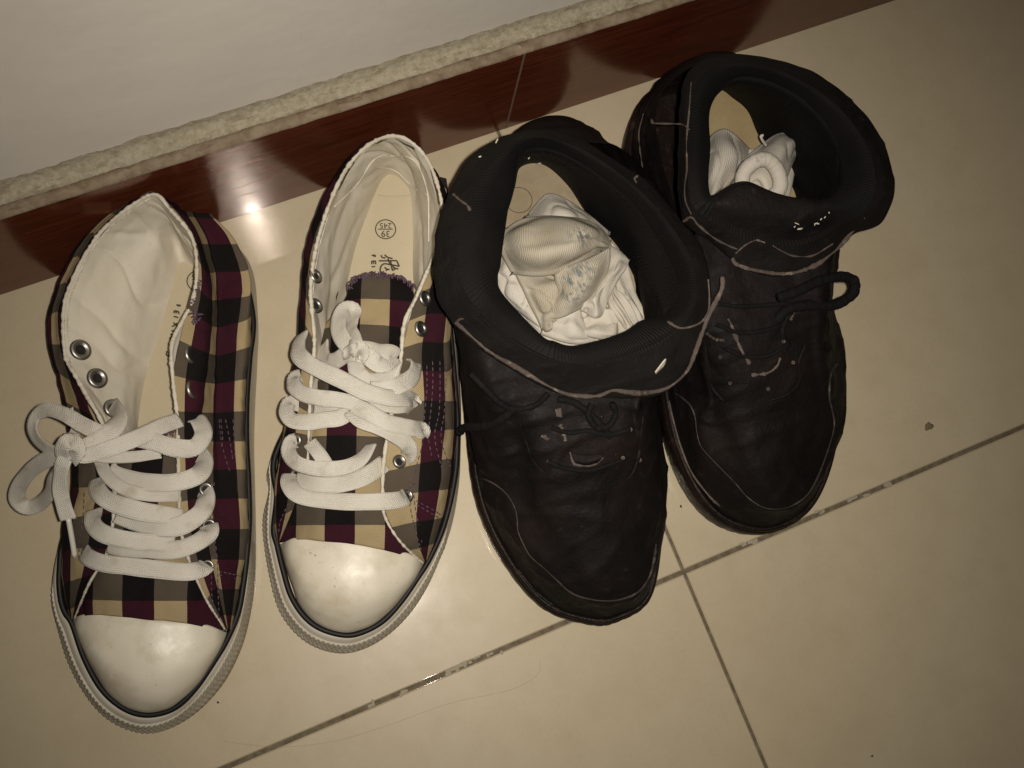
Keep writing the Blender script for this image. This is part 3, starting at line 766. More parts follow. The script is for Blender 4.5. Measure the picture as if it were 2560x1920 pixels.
for (u, v, z, nn) in ((724, 848, 62, (.5, 0, 1)), (690, 682, 66, (.5, 0, 1)), (200, 745, 58, (-.6, 0, 1)), (195, 580, 60, (-.6, 0, 1))):
    q = Z4(u, v, z); h = drape([q], [n for n in BV if n.startswith('quarter')], .0006)
    eyelet(S2, h[0] if h else q, nn, .0036)
for q, nn in ((P(1062, 746, 68), (.7, -.2, .75)), (P(1052, 822, 69), (.7, -.2, .75)), (P(789, 764, 66), (.7, 0, .75)), (P(789, 690, 66), (.8, 0, .65))):
    eyelet(S2, q, nn, .0042)
def lace(root, fn, pts, w=8.0, bank=0.0, seed=0, name='lace', thick=.0017):
    v, f, u = ribbon_geo(L(fn, pts), w / 1000.0, thick, bank, seed=seed)
    return mesh_obj(name, v, f, MT['lace'], root, u)
J = Join()
def ladd(fn, pts, w=8.0, bank=0.0, seed=0, thick=.0011): J.add(ribbon_geo(L(fn, pts), w / 1000.0, thick, bank, seed=seed))
ladd(Z4, [(165, 740, 57), (160, 790, 64), (200, 842, 70), (300, 866, 73), (450, 876, 74), (600, 875, 73), (690, 866, 68), (726, 850, 62)], 8.2, seed=1)
ladd(Z4, [(190, 775, 60), (300, 795, 68), (430, 785, 70), (540, 745, 69), (620, 690, 64)], 9, seed=2)
ladd(Z4, [(200, 580, 60), (168, 590, 64), (158, 640, 68), (200, 692, 73), (300, 718, 76), (420, 712, 76), (500, 675, 74), (552, 600, 69)], 7.6, [0, -20, -10, 0, 0, 20, 45], seed=3)
ladd(Z4, [(258, 590, 64), (300, 640, 68), (340, 700, 69)], 7, seed=4)
ladd(ZA, [(255, 1220, 62), (110, 1210, 66), (75, 1320, 71), (150, 1420, 75), (330, 1440, 78), (560, 1410, 80), (740, 1380, 80), (900, 1260, 77)], 8, [0, -25, -10, 0, 0, 0, 0], seed=5)
ladd(ZA, [(420, 1290, 68), (600, 1290, 72), (760, 1270, 74), (900, 1200, 74)], 8, seed=6)
ladd(ZA, [(860, 1290, 80), (1000, 1420, 83), (1200, 1490, 84), (1420, 1600, 80), (1560, 1720, 74), (1575, 1830, 68), (1520, 1890, 60)], 8.6, [0, 0, 0, 5, 15, 10, 0], seed=7)
ladd(ZA, [(900, 1230, 84), (1100, 1330, 86), (1300, 1440, 84), (1500, 1490, 80), (1640, 1520, 75), (1730, 1540, 68), (1710, 1610, 58)], 8.4, [0, 0, 0, 0, 8, 10, 0], seed=8)
ladd(ZA, [(280, 880, 62), (180, 900, 67), (170, 1000, 73), (270, 1090, 78), (450, 1140, 82), (700, 1170, 84), (950, 1210, 84), (1200, 1215, 82), (1400, 1240, 79), (1550, 1235, 73), (1610, 1290, 65), (1570, 1360, 56)], 8, [0, -30, -10, 0, 0, 0, 0, 0, 5, 0], seed=9)
ladd(ZA, [(265, 360, 64), (215, 480, 70), (230, 620, 77), (370, 740, 83), (600, 850, 88), (850, 970, 91), (1050, 1070, 92), (1280, 1130, 90), (1480, 1150, 84), (1580, 1150, 76), (1625, 1200, 66), (1580, 1260, 58)], 8.6, [-60, -45, -20, 0, 0, 0, 0, 0, 5, 5, 0], seed=10)
ladd(ZA, [(1570, 680, 64), (1650, 740, 70), (1640, 860, 76), (1540, 950, 82), (1400, 1010, 86), (1250, 1040, 87), (1100, 1035, 86)], 8.4, [60, 45, 25, 10, 0, 0, 0], seed=11)
# the bow
ladd(ZA, [(920, 560, 84), (800, 480, 82), (720, 340, 78), (720, 180, 74), (800, 60, 70), (900, 80, 68), (880, 190, 71), (860, 320, 75), (900, 430, 80), (930, 560, 85)], 8.5, [0, 10, 25, 30, 10, 0, -35, -35, -20, 0], seed=12)
ladd(ZA, [(920, 600, 84), (800, 620, 80), (680, 690, 74), (570, 700, 68), (520, 610, 62), (540, 480, 58)], 8.5, [0, 20, 25, 25, 35, 50], seed=13)
ladd(ZA, [(930, 570, 86), (1050, 570, 83), (1200, 600, 80), (1340, 600, 77), (1420, 660, 73)], 10, [0, 10, 0, 0, -10], seed=14)
ladd(ZA, [(960, 600, 84), (1080, 640, 84), (1200, 730, 82), (1300, 720, 80), (1400, 640, 74)], 9, [0, 0, 10, 0, 0], seed=15)
ladd(ZA, [(930, 620, 84), (920, 740, 80), (960, 860, 77), (1080, 940, 77), (1220, 925, 76), (1330, 850, 74), (1390, 740, 72)], 8.5, [0, -20, -20, 0, 10, 20, 30], seed=16)
ladd(ZA, [(850, 540, 86), (900, 520, 90), (970, 540, 91), (990, 600, 88), (960, 660, 84)], 8, seed=17)
ladd(ZA, [(860, 650, 82), (850, 590, 88), (900, 560, 92), (960, 560, 90)], 7, seed=18)
J.build('lace', MT['lace'], S2)

# ================================================================== leftmost sneaker (side wall flopped open)
S1 = empty('plaid_sneaker', M(-245, 150, 0))
prop(S1, 'leftmost plaid canvas sneaker with its left side flopped open and laces untidy', 'sneaker', 'pair of plaid canvas sneakers')
O1 = [M(-196, 279, 10), M(-176, 271, 10), M(-165, 250, 10), P(640, 790, 10), P(638, 900, 10), P(633, 1000, 10), P(630, 1100, 10), P(632, 1200, 10), P(634, 1300, 10), P(635, 1400, 10), P(632, 1466, 10), P(623, 1531, 10), P(602, 1613, 10),
      P(559, 1700, 10), P(499, 1770, 10), P(434, 1814, 10), P(374, 1829, 10), P(315, 1816, 10), P(260, 1781, 10), P(212, 1721, 10), P(174, 1645, 10), P(152, 1569, 10), P(138, 1510, 10), P(137, 1455, 10),
      M(-303, 138, 10), M(-284, 160, 10), M(-262, 188, 10), M(-244, 220, 10), M(-228, 254, 10), M(-214, 275, 10)]
J1 = [M(-197, 274, 28), M(-180, 266, 28), M(-170, 248, 28), P(632, 790, 28), P(624, 900, 28), P(617, 1000, 28), P(616, 1100, 28), P(621, 1200, 28), P(623, 1300, 28), P(616, 1400, 28), P(608, 1466, 28), P(596, 1530, 28), P(573, 1588, 28),
      P(543, 1642, 28), P(488, 1722, 28), P(434, 1771, 28), P(369, 1787, 28), P(310, 1770, 28), P(255, 1722, 28), P(212, 1645, 28), P(182, 1560, 28), P(163, 1530, 28), P(152, 1490, 28), P(150, 1430, 28),
      M(-298, 138, 28), M(-279, 160, 28), M(-257, 188, 28), M(-239, 219, 28), M(-223, 252, 28), M(-211, 270, 28)]
foxing(S1, O1, J1, .5, (.325, .665))
arc1 = L(Z2, [(335, 1118, 28), (352, 1190, 28), (382, 1268, 28), (420, 1350, 28), (465, 1428, 28), (540, 1506, 28), (610, 1542, 28), (680, 1556, 28), (745, 1549, 28), (800, 1528, 28), (900, 1438, 28), (960, 1355, 28), (1000, 1288, 28), (1045, 1188, 28)])
edge1 = L(Z2, [(335, 1114, 30), (420, 1102, 46), (560, 1106, 50), (700, 1132, 51), (850, 1137, 50), (950, 1152, 45), (1045, 1184, 30)])
toe_cap(S1, arc1, edge1)
ins1 = [M(-198, 274, 19), M(-182, 266, 19), M(-173, 246, 19), M(-181, 212, 19), M(-196, 175, 19), M(-210, 130, 19), M(-230, 85, 19), M(-258, 50, 19), M(-295, 42, 19), M(-312, 75, 19), M(-312, 118, 19), M(-294, 145, 19), M(-268, 180, 19), M(-248, 215, 19), M(-230, 250, 19), M(-213, 270, 19)]
insole1 = poly_sheet('insole', ins1, MT['insole'], S1)
rows = [[P(184, 1546, 31), P(240, 1537, 48), P(345, 1547, 52), P(470, 1560, 48), P(566, 1581, 31)],
        [P(178, 1490, 36), P(250, 1480, 53), P(350, 1485, 57), P(460, 1495, 53), P(560, 1520, 36)],
        [P(205, 1400, 40), P(275, 1395, 58), P(355, 1397, 61), P(440, 1400, 58), P(520, 1410, 42)],
        [P(235, 1290, 44), P(290, 1290, 60), P(360, 1292, 64), P(435, 1293, 60), P(500, 1300, 44)],
        [P(265, 1190, 44), P(310, 1188, 58), P(370, 1188, 62), P(440, 1188, 58), P(490, 1190, 46)],
        [P(300, 1110, 44), P(340, 1100, 54), P(385, 1092, 57), P(440, 1088, 55), P(480, 1090, 46)],
        [P(315, 1095, 44), P(350, 1085, 52), P(390, 1078, 54), P(440, 1074, 53), P(480, 1080, 46)]]
patch('tongue', rows, 60, 80, MT['plaid2'], S1, uvax=(P(390, 1550, 50), P(420, 1085, 55)), ndir=(0, 0, 1), disp=wrinkle(.0012, 40, 12, .0010, 70), solid=.0016)
rb = [P(580, 1576, 28), P(606, 1450, 28), P(620, 1330, 28), P(620, 1200, 28), P(615, 1080, 28), P(620, 950, 28), P(630, 800, 28), M(-170, 246, 28), M(-180, 264, 28), M(-196, 272, 28)]
r1 = [P(577, 1574, 34), P(600, 1450, 40), P(614, 1330, 44), P(611, 1200, 46), P(604, 1080, 46), P(606, 950, 46), P(616, 820, 45), P(626, 700, 44), P(588, 600, 44), P(527, 540, 46)]
r2 = [P(573, 1573, 35), P(577, 1450, 48), P(570, 1330, 52), P(556, 1200, 50), P(549, 1080, 46), P(548, 960, 44), P(551, 840, 42), P(551, 710, 41), P(528, 600, 44), P(491, 532, 48)]
r3 = [P(570, 1573, 35), P(553, 1450, 52), P(535, 1330, 57), P(535, 1200, 54), P(536, 1080, 48), P(537, 960, 46), P(542, 840, 44), P(541, 710, 43), P(517, 600, 46), P(480, 529, 50)]
r4 = [P(567, 1573, 35), P(530, 1450, 53), P(505, 1330, 61), P(490, 1200, 64), P(484, 1080, 66), P(498, 955, 65), P(517, 830, 63), P(519, 710, 62), P(494, 595, 64), P(452, 524, 66)]
r5 = [P(563, 1574, 34), P(505, 1480, 51), P(455, 1340, 61), P(446, 1210, 65), P(445, 1085, 67), P(434, 940, 69), P(462, 795, 68), P(491, 670, 68), P(474, 580, 71), P(403, 497, 75)]
patch('quarter', [rb, r1, r2, r3, r4, r5], 170, 70, MT['plaid1'], S1, uvswap=True, ndir=(1, 0, .6), disp=wrinkle(.0008, 35, 8, .0006, 90), uvoff=(0.005, .000), solid=.0003)
lb = [P(176, 1550, 28), P(160, 1500, 28), P(154, 1440, 28), M(-296, 140, 28), M(-279, 160, 28), M(-257, 188, 28), M(-239, 219, 28), M(-224, 251, 28), M(-211, 269, 28), M(-197, 273, 28)]
l1 = [P(178, 1549, 34), P(168, 1495, 42), P(160, 1400, 44), P(158, 1310, 46), P(180, 1180, 44), P(150, 960, 42), P(131, 862, 42), P(140, 760, 44), P(200, 620, 48), P(320, 505, 56)]
l2 = [P(180, 1549, 35), P(180, 1490, 46), P(190, 1390, 52), P(200, 1300, 56), P(215, 1180, 56), P(170, 975, 50), P(142, 862, 50), P(150, 745, 50), P(213, 606, 56), P(322, 500, 62)]
l3 = [P(182, 1549, 36), P(215, 1470, 54), P(262, 1390, 60), P(282, 1290, 63), P(284, 1180, 65), P(215, 1000, 63), P(160, 862, 57), P(163, 756, 56), P(222, 625, 61), P(330, 508, 70)]
l3b = l3[:4] + [P(270, 1120, 65)] + l3[5:]
patch('quarter', [lb, l1, l2, l3], 170, 44, MT['plaid1'], S1, uvswap=True, ndir=(-1, 0, .6), disp=wrinkle(.0008, 35, 28, .0006, 90), uvoff=(.006, .004), solid=.0003)
# heel back strip joins both quarters
patch('heel_strip', [[M(-211, 269, 28), M(-203, 273, 28), M(-196, 272, 28)], [P(326, 510, 56), P(395, 503, 56), P(450, 520, 56)], [P(330, 508, 70), P(375, 480, 73), P(403, 497, 75)]], 30, 24, MT['plaid1'], S1, solid=.0003, uvoff=(.0032, .003))
tp = [P(280, 1120, 65), P(253, 1052, 64), P(219, 993, 63), P(186, 934, 60), P(165, 896, 58), P(158, 820, 57), P(162, 756, 57), P(181, 702, 58), P(211, 643, 60), P(253, 579, 64), P(321, 520, 70), P(385, 486, 75), P(424, 522, 73), P(478, 590, 71), P(492, 665, 68), P(483, 748, 67), P(458, 799, 68), P(430, 862, 69), P(432, 946, 69), P(443, 1040, 67), P(446, 1120, 66)]
bt = [P(345, 1120, 19), P(345, 1060, 19), P(352, 1000, 19), P(362, 950, 19), P(372, 915, 19), P(388, 865, 19), P(402, 820, 19), P(415, 775, 19), P(428, 730, 19), P(438, 690, 19), P(443, 668, 19), P(457, 655, 19), P(485, 665, 19), P(512, 700, 19), P(528, 750, 19), P(530, 830, 19), P(525, 900, 19), P(520, 960, 19), P(520, 1030, 19), P(520, 1090, 19), P(520, 1150, 19)]
k1 = [.35] * 11 + [.3, .12, .10, .10, .10, .10, .10, .10, .10, .10]
def blend(a, b, f, z): return [p + (q - p) * f for p, q in zip(a, b)]
m1 = []
for i, (p, q) in enumerate(zip(tp, bt)):
    x = p + (q - p) * (.35 if i < 11 else .18); x = x.copy(); x[2] = (.048 if i < 11 else .9 * x[2]); m1.append(x)
m2 = []
for i, (p, q) in enumerate(zip(tp, bt)):
    x = p + (q - p) * (.72 if i < 11 else .45); x = x.copy(); x[2] = (.037 if i < 11 else .030 if i == 11 else x[2]); m2.append(x)
def s1fold(p, u, v):
    e = min(1, 5 * v) * min(1, 5 * (1 - v) + .1)
    ph = u * 55 + 4 * nz(p, 20, 3) + v * 3
    return e * (.0020 * math.sin(ph * .8) * (.5 + nz(p, 18, 6)) + .0024 * nz(p, 30, 7) + .0016 * max(0, abs(nz(p, 26, 2)) - .15))
cen_ = np.mean(tp, 0)
tpi = [p + (cen_ - p) / np.linalg.norm(cen_ - p) * .0010 + np.array([0, 0, .0004]) for p in tp]
patch('lining', [tpi, m1, m2, bt], 240, 64, MT['lining'], S1, ndir=(0, 0, 1), disp=lfold(P(374, 1828, 20), P(420, 560, 20), 14, .0028))
tube('collar_binding', [P(186, 1545, 36), P(222, 1461, 55), P(268, 1380, 61), P(284, 1290, 64), P(288, 1190, 66)] + tp + [P(447, 1200, 65), P(455, 1340, 61), P(505, 1478, 52), P(562, 1573, 35)], (lambda t: .0010 * (.5 + .5 * min(1, min(t, 1 - t) * 6))), MT['binding'], S1, n=760, seg=8, wob=.55)
bnd = [p + (q - p) * .10 for p, q in zip(tp, m1)]
tube('collar_seam', [b + np.array([0, 0, .0006]) for b in bnd[1:12]], .0006, MT['binding'], S1, n=300, seg=6, wob=.6)
stitches('stitching', [[b + np.array([0, 0, .0008]) for b in [p + (q - p) * .16 for p, q in zip(tp, m1)][1:11]]], MT['binding'], S1, step=.0036, ln=.0024)
# zigzag overlock beside the heel
qn = [n for n in BV if n.startswith('quarter')]
zz = []
for k in range(16):
    t = k / 15; x = 503 + (t * 0) + (9 if k % 2 else -2); zz.append(P(500 - 20 * t + (5 if k % 2 else -5), 700 + 62 * t, 68))
tube('overlock_thread', drape(zz, qn, .0005), .0003, MT['thread'], S1, n=120, seg=5)
J = Join(); rr = random.Random(11)
for k in range(16):
    a = P(rr.uniform(482, 496), rr.uniform(776, 804), 69); b_ = a + np.array([rr.uniform(-.003, .003), rr.uniform(-.003, .003), .001])
    J.add(tube(None, [a, (a + b_) / 2 + np.array([0, 0, .001]), b_], .0004, None, None, seg=5, n=5))
for k in range(26):
    a = P(rr.uniform(385, 438), rr.uniform(1072, 1082), 56); b_ = a + np.array([rr.uniform(-.002, .002), rr.uniform(-.003, .001), .0008])
    J.add(tube(None, [a, (a + b_) / 2 + np.array([0, 0, .0008]), b_], .00035, None, None, seg=5, n=5))
prop(J.build('frayed_threads', MT['thread'], S1), kind='stuff')
stitches('stitching', [L(Z1, [(1310, 1440, 55), (1320, 1560, 55), (1310, 1640, 55)]), L(Z2, [(1010, 200, 55), (1020, 300, 55), (1040, 380, 55), (1060, 440, 55)]), L(Z2, [(1040, 200, 55), (1060, 300, 55), (1075, 400, 55)]), L(Z2, [(1075, 200, 50), (1080, 300, 50), (1085, 380, 50)]),
                       L(Z2, [(985, 490, 55), (975, 600, 55), (985, 720, 50), (1000, 850, 50), (1005, 1000, 45), (1010, 1100, 40)]), L(Z2, [(965, 640, 55), (985, 760, 50), (975, 900, 50), (980, 1040, 45), (1015, 1130, 38)]), L(Z2, [(1010, 900, 50), (1080, 915, 40), (1110, 925, 35)]), L(Z2, [(1010, 915, 50), (1090, 935, 40)])],
         MT['thread'], S1, on=qn)
stitches('stitching', [L(Z2, [(390, 540, 55), (385, 640, 50), (370, 760, 50), (365, 850, 45)]), L(Z2, [(430, 880, 50), (420, 960, 45), (380, 1040, 40)])], MT['thread'], S1, on=qn)
for q, nn, r in ((Z1(478, 1030, 58), (.75, -.1, .9), .0054), (Z1(577, 1198, 60), (.75, -.1, .9), .0052), (Z1(670, 1375, 64), (.6, -.1, 1), .0045), (Z1(1130, 1060, 67), (1, -.2, .45), .0047), (Z1(1140, 1265, 66), (1, -.2, .45), .0047),
                 (Z2(948, 522, 63), (.4, 0, 1), .0034), (Z2(963, 690, 62), (.4, 0, 1), .0034), (Z2(955, 878, 57), (.4, 0, 1), .0034), (Z2(405, 815, 58), (-.4, 0, 1), .0034)):
    eyelet(S1, q, nn, r)
c = P(494, 702, 19.4)
ring_print('size_ring', c, .0056, .0006, insole1)
text_mesh('size_print', '39', c + np.array([math.sin(ax), -math.cos(ax), 0]) * .0026 + np.array([0, 0, .0002]), ax + math.pi, .0052, MT['print_'], insole1)
text_mesh('size_print', '245', c - np.array([math.sin(ax), -math.cos(ax), 0]) * .0022 + np.array([0, 0, .0002]), ax + math.pi, .0046, MT['print_'], insole1)
ZC = frame_(380, 660, .14469)
lat1 = [[(420, 705), (485, 715)], [(485, 700), (480, 735)], [(450, 710), (447, 735)], [(385, 805), (465, 825)], [(385, 805), (380, 850)], [(420, 815), (415, 855)], [(465, 825), (460, 865)], [(375, 905), (455, 925)],
        [(370, 1010), (425, 1070)], [(345, 1085), (440, 1020)], [(335, 1150), (400, 1165)], [(315, 1215), (390, 1235)], [(390, 1235), (300, 1280)], [(300, 1280), (375, 1300)], [(285, 1400), (350, 1350), (370, 1400), (330, 1440)],
        [(260, 1500), (250, 1570), (300, 1590), (330, 1540), (300, 1520)]]
strokes('name_print', [[ZC(a, b, 19.5) for a, b in s] for s in lat1], .00040, MT['print_'], insole1)
tube('insole_edge', L(Z1, [(1045, 428, 20.5), (1100, 426, 20.5), (1180, 430, 20.5), (1260, 440, 20.5)]), .0004, MT['insole'], S1, n=30, seg=6)
J = Join()
ladd(Z2, [(385, 812, 58), (410, 838, 66), (480, 864, 72), (600, 877, 74), (740, 893, 74), (860, 902, 73), (925, 890, 69), (955, 868, 64)], 8.4, seed=31)
ladd(Z2, [(962, 685, 63), (960, 725, 69), (900, 770, 74), (800, 803, 75), (680, 800, 73), (560, 792, 70), (500, 775, 66)], 8.6, seed=32)
ladd(Z2, [(435, 615, 60), (430, 680, 68), (480, 728, 75), (600, 757, 78), (720, 767, 77), (800, 775, 73)], 8.4, seed=33)
ladd(Z2, [(935, 515, 60), (950, 560, 68), (925, 630, 75), (830, 690, 78), (720, 700, 77), (620, 668, 73), (540, 635, 69)], 8.8, [0, 20, 10, 0, 0, 0], seed=34)
ladd(Z2, [(452, 470, 60), (450, 525, 70), (510, 580, 77), (640, 622, 80), (760, 640, 79), (840, 655, 75)], 8.6, seed=35)
ladd(Z2, [(915, 350, 60), (942, 400, 68), (905, 460, 77), (800, 490, 79), (680, 490, 77), (560, 465, 73), (500, 440, 70)], 8.6, [0, 20, 10, 0, 0, 0], seed=36)
ladd(Z2, [(460, 385, 66), (495, 460, 73), (575, 522, 77), (700, 550, 77), (825, 548, 73)], 6, seed=37)
ladd(Z2, [(885, 195, 62), (915, 210, 68), (938, 270, 75), (895, 330, 80), (800, 330, 82), (700, 300, 80), (620, 280, 76)], 8.8, [40, 35, 15, 0, 0, 0], seed=38)
ladd(Z2, [(380, 350, 76), (480, 374, 78), (620, 372, 78), (740, 355, 74)], 5.5, seed=39)
ladd(Z2, [(830, 200, 70), (740, 232, 78), (620, 290, 84), (500, 335, 88), (400, 365, 88), (330, 350, 88)], 7.8, seed=40)
ladd(Z2, [(512, 130, 62), (545, 175, 76), (530, 235, 84), (450, 300, 88), (380, 340, 88)], 8.4, seed=41)
ladd(Z2, [(320, 340, 84), (245, 348, 78), (178, 300, 72), (152, 235, 68), (172, 178, 68), (225, 155, 74), (300, 178, 80), (380, 225, 84), (450, 255, 86), (520, 250, 82)], 7.2, [0, 20, 35, 40, 25, 0, -10, 0, 0, 0], seed=42)
ladd(Z2, [(310, 350, 84), (235, 375, 76), (150, 430, 62), (92, 500, 50), (78, 565, 42), (120, 605, 38), (180, 590, 42), (225, 540, 54), (250, 470, 66), (285, 400, 78)], 7.8, [0, 0, 0, 10, 20, 10, 0, 15, 20, 0], seed=43)
ladd(Z2, [(305, 365, 88), (283, 430, 84), (278, 520, 76), (295, 600, 70), (315, 660, 66)], 7.2, seed=44)
ladd(Z2, [(325, 150, 52), (365, 200, 50), (345, 270, 56), (320, 320, 66)], 6, [50, 40, 40, 30], seed=45)
ladd(Z2, [(300, 300, 84), (335, 305, 92), (355, 345, 93), (330, 385, 88)], 8, seed=46)
ladd(Z2, [(355, 310, 88), (310, 300, 94), (285, 335, 92), (290, 380, 86)], 7, seed=47)
J.build('lace', MT['lace'], S1)
tube('aglet', L(Z2, [(315, 655, 66), (330, 740, 61), (345, 832, 55)]), .0013, mat_simple('clear_white_plastic', (.60, .57, .50), .25), S1, n=12, seg=8)

# ================================================================== black boots
def inset(S, d, z):
    S = np.array(S); n = len(S); out = []
    for i in range(n):
        t = S[(i + 1) % n] - S[(i - 1) % n]; t[2] = 0; t /= np.linalg.norm(t)
        nn = np.array([-t[1], t[0], 0.0]); c = S.mean(0)
        if (c - S[i]) @ nn < 0: nn = -nn
        dd = d[i] if hasattr(d, '__len__') else d
        q = S[i] + nn * dd / 1000.0; q[2] = z / 1000.0; out.append(q)
    return out

def crease(p, amp=.0012, sc_=26, seed=1):
    a = nz(p, sc_, seed); b = 1 - abs(nz(p * np.array([.5, 1.6, 1.0]), 45, seed + 4)) * 2.4
    return amp * a + amp * .9 * max(0, b - .55)

def boot(root, S, rings, C, K, Lp, L1, L2, seed, label_mats):
    # sole: rings from the ground up
    so = [inset(S, 2.5, .3), inset(S, .5, 2), inset(S, 0, 9), inset(S, -.3, 16), inset(S, .6, 20), inset(S, 4.5, 21.5)]
    n = 260
    R = np.array([cr(np.array(r), n, True) for r in so])
    for j in range(1, 4):
        for i in range(n):
            if i % 5 < 2: R[j, i] += (R[j].mean(0) - R[j, i]) / np.linalg.norm(R[j].mean(0) - R[j, i]) * .0002
    mesh_obj('sole', R.reshape(-1, 3), grid_faces(len(so), n, True) + [tuple(range(n))[::-1]], MT['bsole'], root)
    tube('welt', cr(np.array(inset(S, 2.6, 21.0)), 220, True), .0015, MT['bsole'], root, closed=True, n=440, seg=8, resamp=False, wob=.06)
    def d(p, u, v):
        e = min(1, v * 8) * min(1, (1 - v) * 10)
        w = max(0, min(1, (p[2] - .058) / .02))
        fold = max(0, math.sin(p[1] * 520 + p[0] * 90 + 5 * nz(p, 28, seed))) ** 2 * .0018 * w * (.5 + nz(p, 20, seed + 8))
        return crease(p, .0022, 30, seed) * e + .0006 * nz(p, 110, seed) + fold * e
    up = patch('upper', rings, 240, 90, MT['leather'], root, closed=True, disp=d, ndir=(0, 0, 1))
    # padded collar: outer edge, top, inner lip
    under = [a * .86 + b * .14 for a, b in zip(C, K)]; under = [np.array([q[0], q[1], q[2] - .011]) for q in under]
    under = [q + (np.mean(C, 0) - q) * np.array([.06, .06, 0]) for q in under]
    Ce = [np.array([c[0], c[1], c[2] - .003]) for c in C]
    topr = [a * .5 + b * .5 + np.array([0, 0, .0002]) for a, b in zip(C, K)]
    col_o = patch('collar', [under, Ce, C, topr, K], 240, 40, MT['suede'], root, closed=True, ndir=(0, 0, 1),
                  disp=lambda p, u, v: (crease(p, .0013, 34, seed + 7) + .0005 * nz(p, 90, seed)) * min(1, v * 4) * min(1, (1 - v) * 5))
    pad = [a * .5 + b * .5 + np.array([0, 0, .0024]) for a, b in zip(K, Lp)]
    dn = [q - np.array([0, 0, .008]) for q in Lp]
    patch('lining', [K, pad, Lp, dn, L1, L2], 260, 80, MT['mesh'], root, closed=True, ndir=(0, 0, 1),
          disp=lambda p, u, v: (.0022 * nz(p, 24, seed + 2) + .0007 * nz(p, 60, seed + 5)) * min(1, v * 5) * min(1, (1 - v) * 6))
    return up

def edge_line(name, fn, pts, parent, on, r=.0009, lift=.0004, mat='seamw', flat=.6, wob=.5, n=None, var=True):
    q = drape(resample(L(fn, pts), max(24, 5 * len(pts))), on, lift)
    if len(q) < 3: return
    sd = len(pts) * 1.7
    rad = (lambda t: r * max(.30, .72 + .9 * noise.noise(Vector((t * 7, sd, 0))) + .25 * noise.noise(Vector((t * 22, sd, 3))))) if var else r
    return tube(name, q, rad, MT[mat], parent, seg=7, n=n or 6 * len(pts) + 40, flat=flat, wob=wob * .4)

# ---- middle boot
B1 = empty('ankle_boot', M(-15, 130, 0))
prop(B1, 'black padded ankle boot touching the plaid sneaker, front boot of the pair', 'boot', 'pair of black ankle boots')
S = [M(12, 264, 20), M(38, 250, 20), M(44, 214, 20), M(32, 155, 20), P(1630, 1022, 20), P(1662, 1190, 20), P(1657, 1364, 20), P(1628, 1500, 20), P(1550, 1554, 20), P(1478, 1562, 20), P(1360, 1520, 20), P(1262, 1405, 20), P(1196, 1265, 20), P(1170, 1111, 20), M(-73, 160, 20), M(-48, 210, 20), M(-20, 250, 20)]
# 17 stations, heel first and round by the right side
def rear(a, z, kx=1.0, lean=0):  # rear right 0..3 and rear left -3..-1, world mm
    return [M(x + lean, y, z) for x, y in a]
R0 = inset(S, 3.5, 22)
R1 = inset(S, [5, 4, 4, 4, 3, 3, 5, 8, 10, 10, 9, 7, 4, 3, 3, 4, 4], 37)
R2 = rear([(8, 259), (32, 246), (38, 213), (28, 156)], 50) + [P(1637, 1060, 56), P(1652, 1215, 51), P(1637, 1385, 48), P(1594, 1478, 47), P(1540, 1499, 48), P(1488, 1500, 48), P(1390, 1447, 50), P(1303, 1352, 52), P(1250, 1225, 54), P(1180, 1130, 50)] + rear([(-76, 162), (-52, 210), (-22, 248)], 50)
R3 = rear([(6, 256), (28, 243), (37, 212), (33, 156)], 60) + [P(1632, 1050, 68), P(1634, 1210, 60), P(1612, 1340, 57), P(1572, 1420, 57), P(1530, 1445, 58), P(1480, 1440, 59), P(1410, 1390, 60), P(1345, 1310, 61), P(1300, 1215, 64), P(1215, 1110, 66)] + rear([(-78, 163), (-56, 208), (-26, 244)], 60)
R4 = rear([(2, 251), (24, 238), (36, 210), (36, 152)], 76) + [P(1618, 1040, 84), P(1600, 1140, 78), P(1570, 1215, 74), P(1535, 1262, 73), P(1500, 1285, 73), P(1460, 1285, 73), P(1405, 1260, 74), P(1345, 1205, 75), P(1300, 1120, 78), P(1225, 1050, 80)] + rear([(-80, 164), (-62, 204), (-30, 238)], 76)
R5 = rear([(-6, 242), (16, 230), (33, 207), (36, 148)], 92) + [P(1605, 985, 96), P(1580, 1050, 94), P(1550, 1088, 93), P(1515, 1104, 92), P(1490, 1110, 92), P(1450, 1108, 92), P(1400, 1095, 92), P(1350, 1075, 93), P(1295, 1030, 94), P(1215, 960, 96)] + rear([(-80, 165), (-68, 200), (-34, 232)], 92)
R6 = rear([(-14, 233), (8, 220), (29, 203), (36, 145)], 108) + [P(1640, 920, 104), P(1590, 945, 103), P(1550, 955, 102), P(1515, 962, 102), P(1480, 965, 102), P(1440, 960, 102), P(1390, 950, 102), P(1330, 925, 103), P(1265, 880, 104), P(1190, 830, 106)] + rear([(-82, 166), (-72, 198), (-38, 228)], 108)
C = [P(1262, 342, 120), P(1370, 329, 122), P(1500, 372, 122), P(1640, 478, 122), P(1742, 605, 120), P(1776, 705, 118), P(1770, 785, 114), P(1733, 886, 110), P(1669, 967, 107), P(1570, 989, 105), P(1460, 991, 105), P(1358, 960, 106), P(1239, 891, 109), P(1138, 808, 113), P(1090, 705, 119), P(1097, 570, 122), P(1160, 412, 122)]
K = [P(1290, 358, 128), P(1378, 347, 129), P(1492, 394, 129), P(1618, 494, 128), P(1712, 615, 126), P(1742, 710, 124), P(1730, 780, 121), P(1680, 838, 118), P(1610, 880, 117), P(1540, 902, 117), P(1460, 911, 117), P(1385, 898, 118), P(1300, 855, 119), P(1205, 785, 122), P(1146, 690, 127), P(1152, 575, 129), P(1205, 440, 129)]
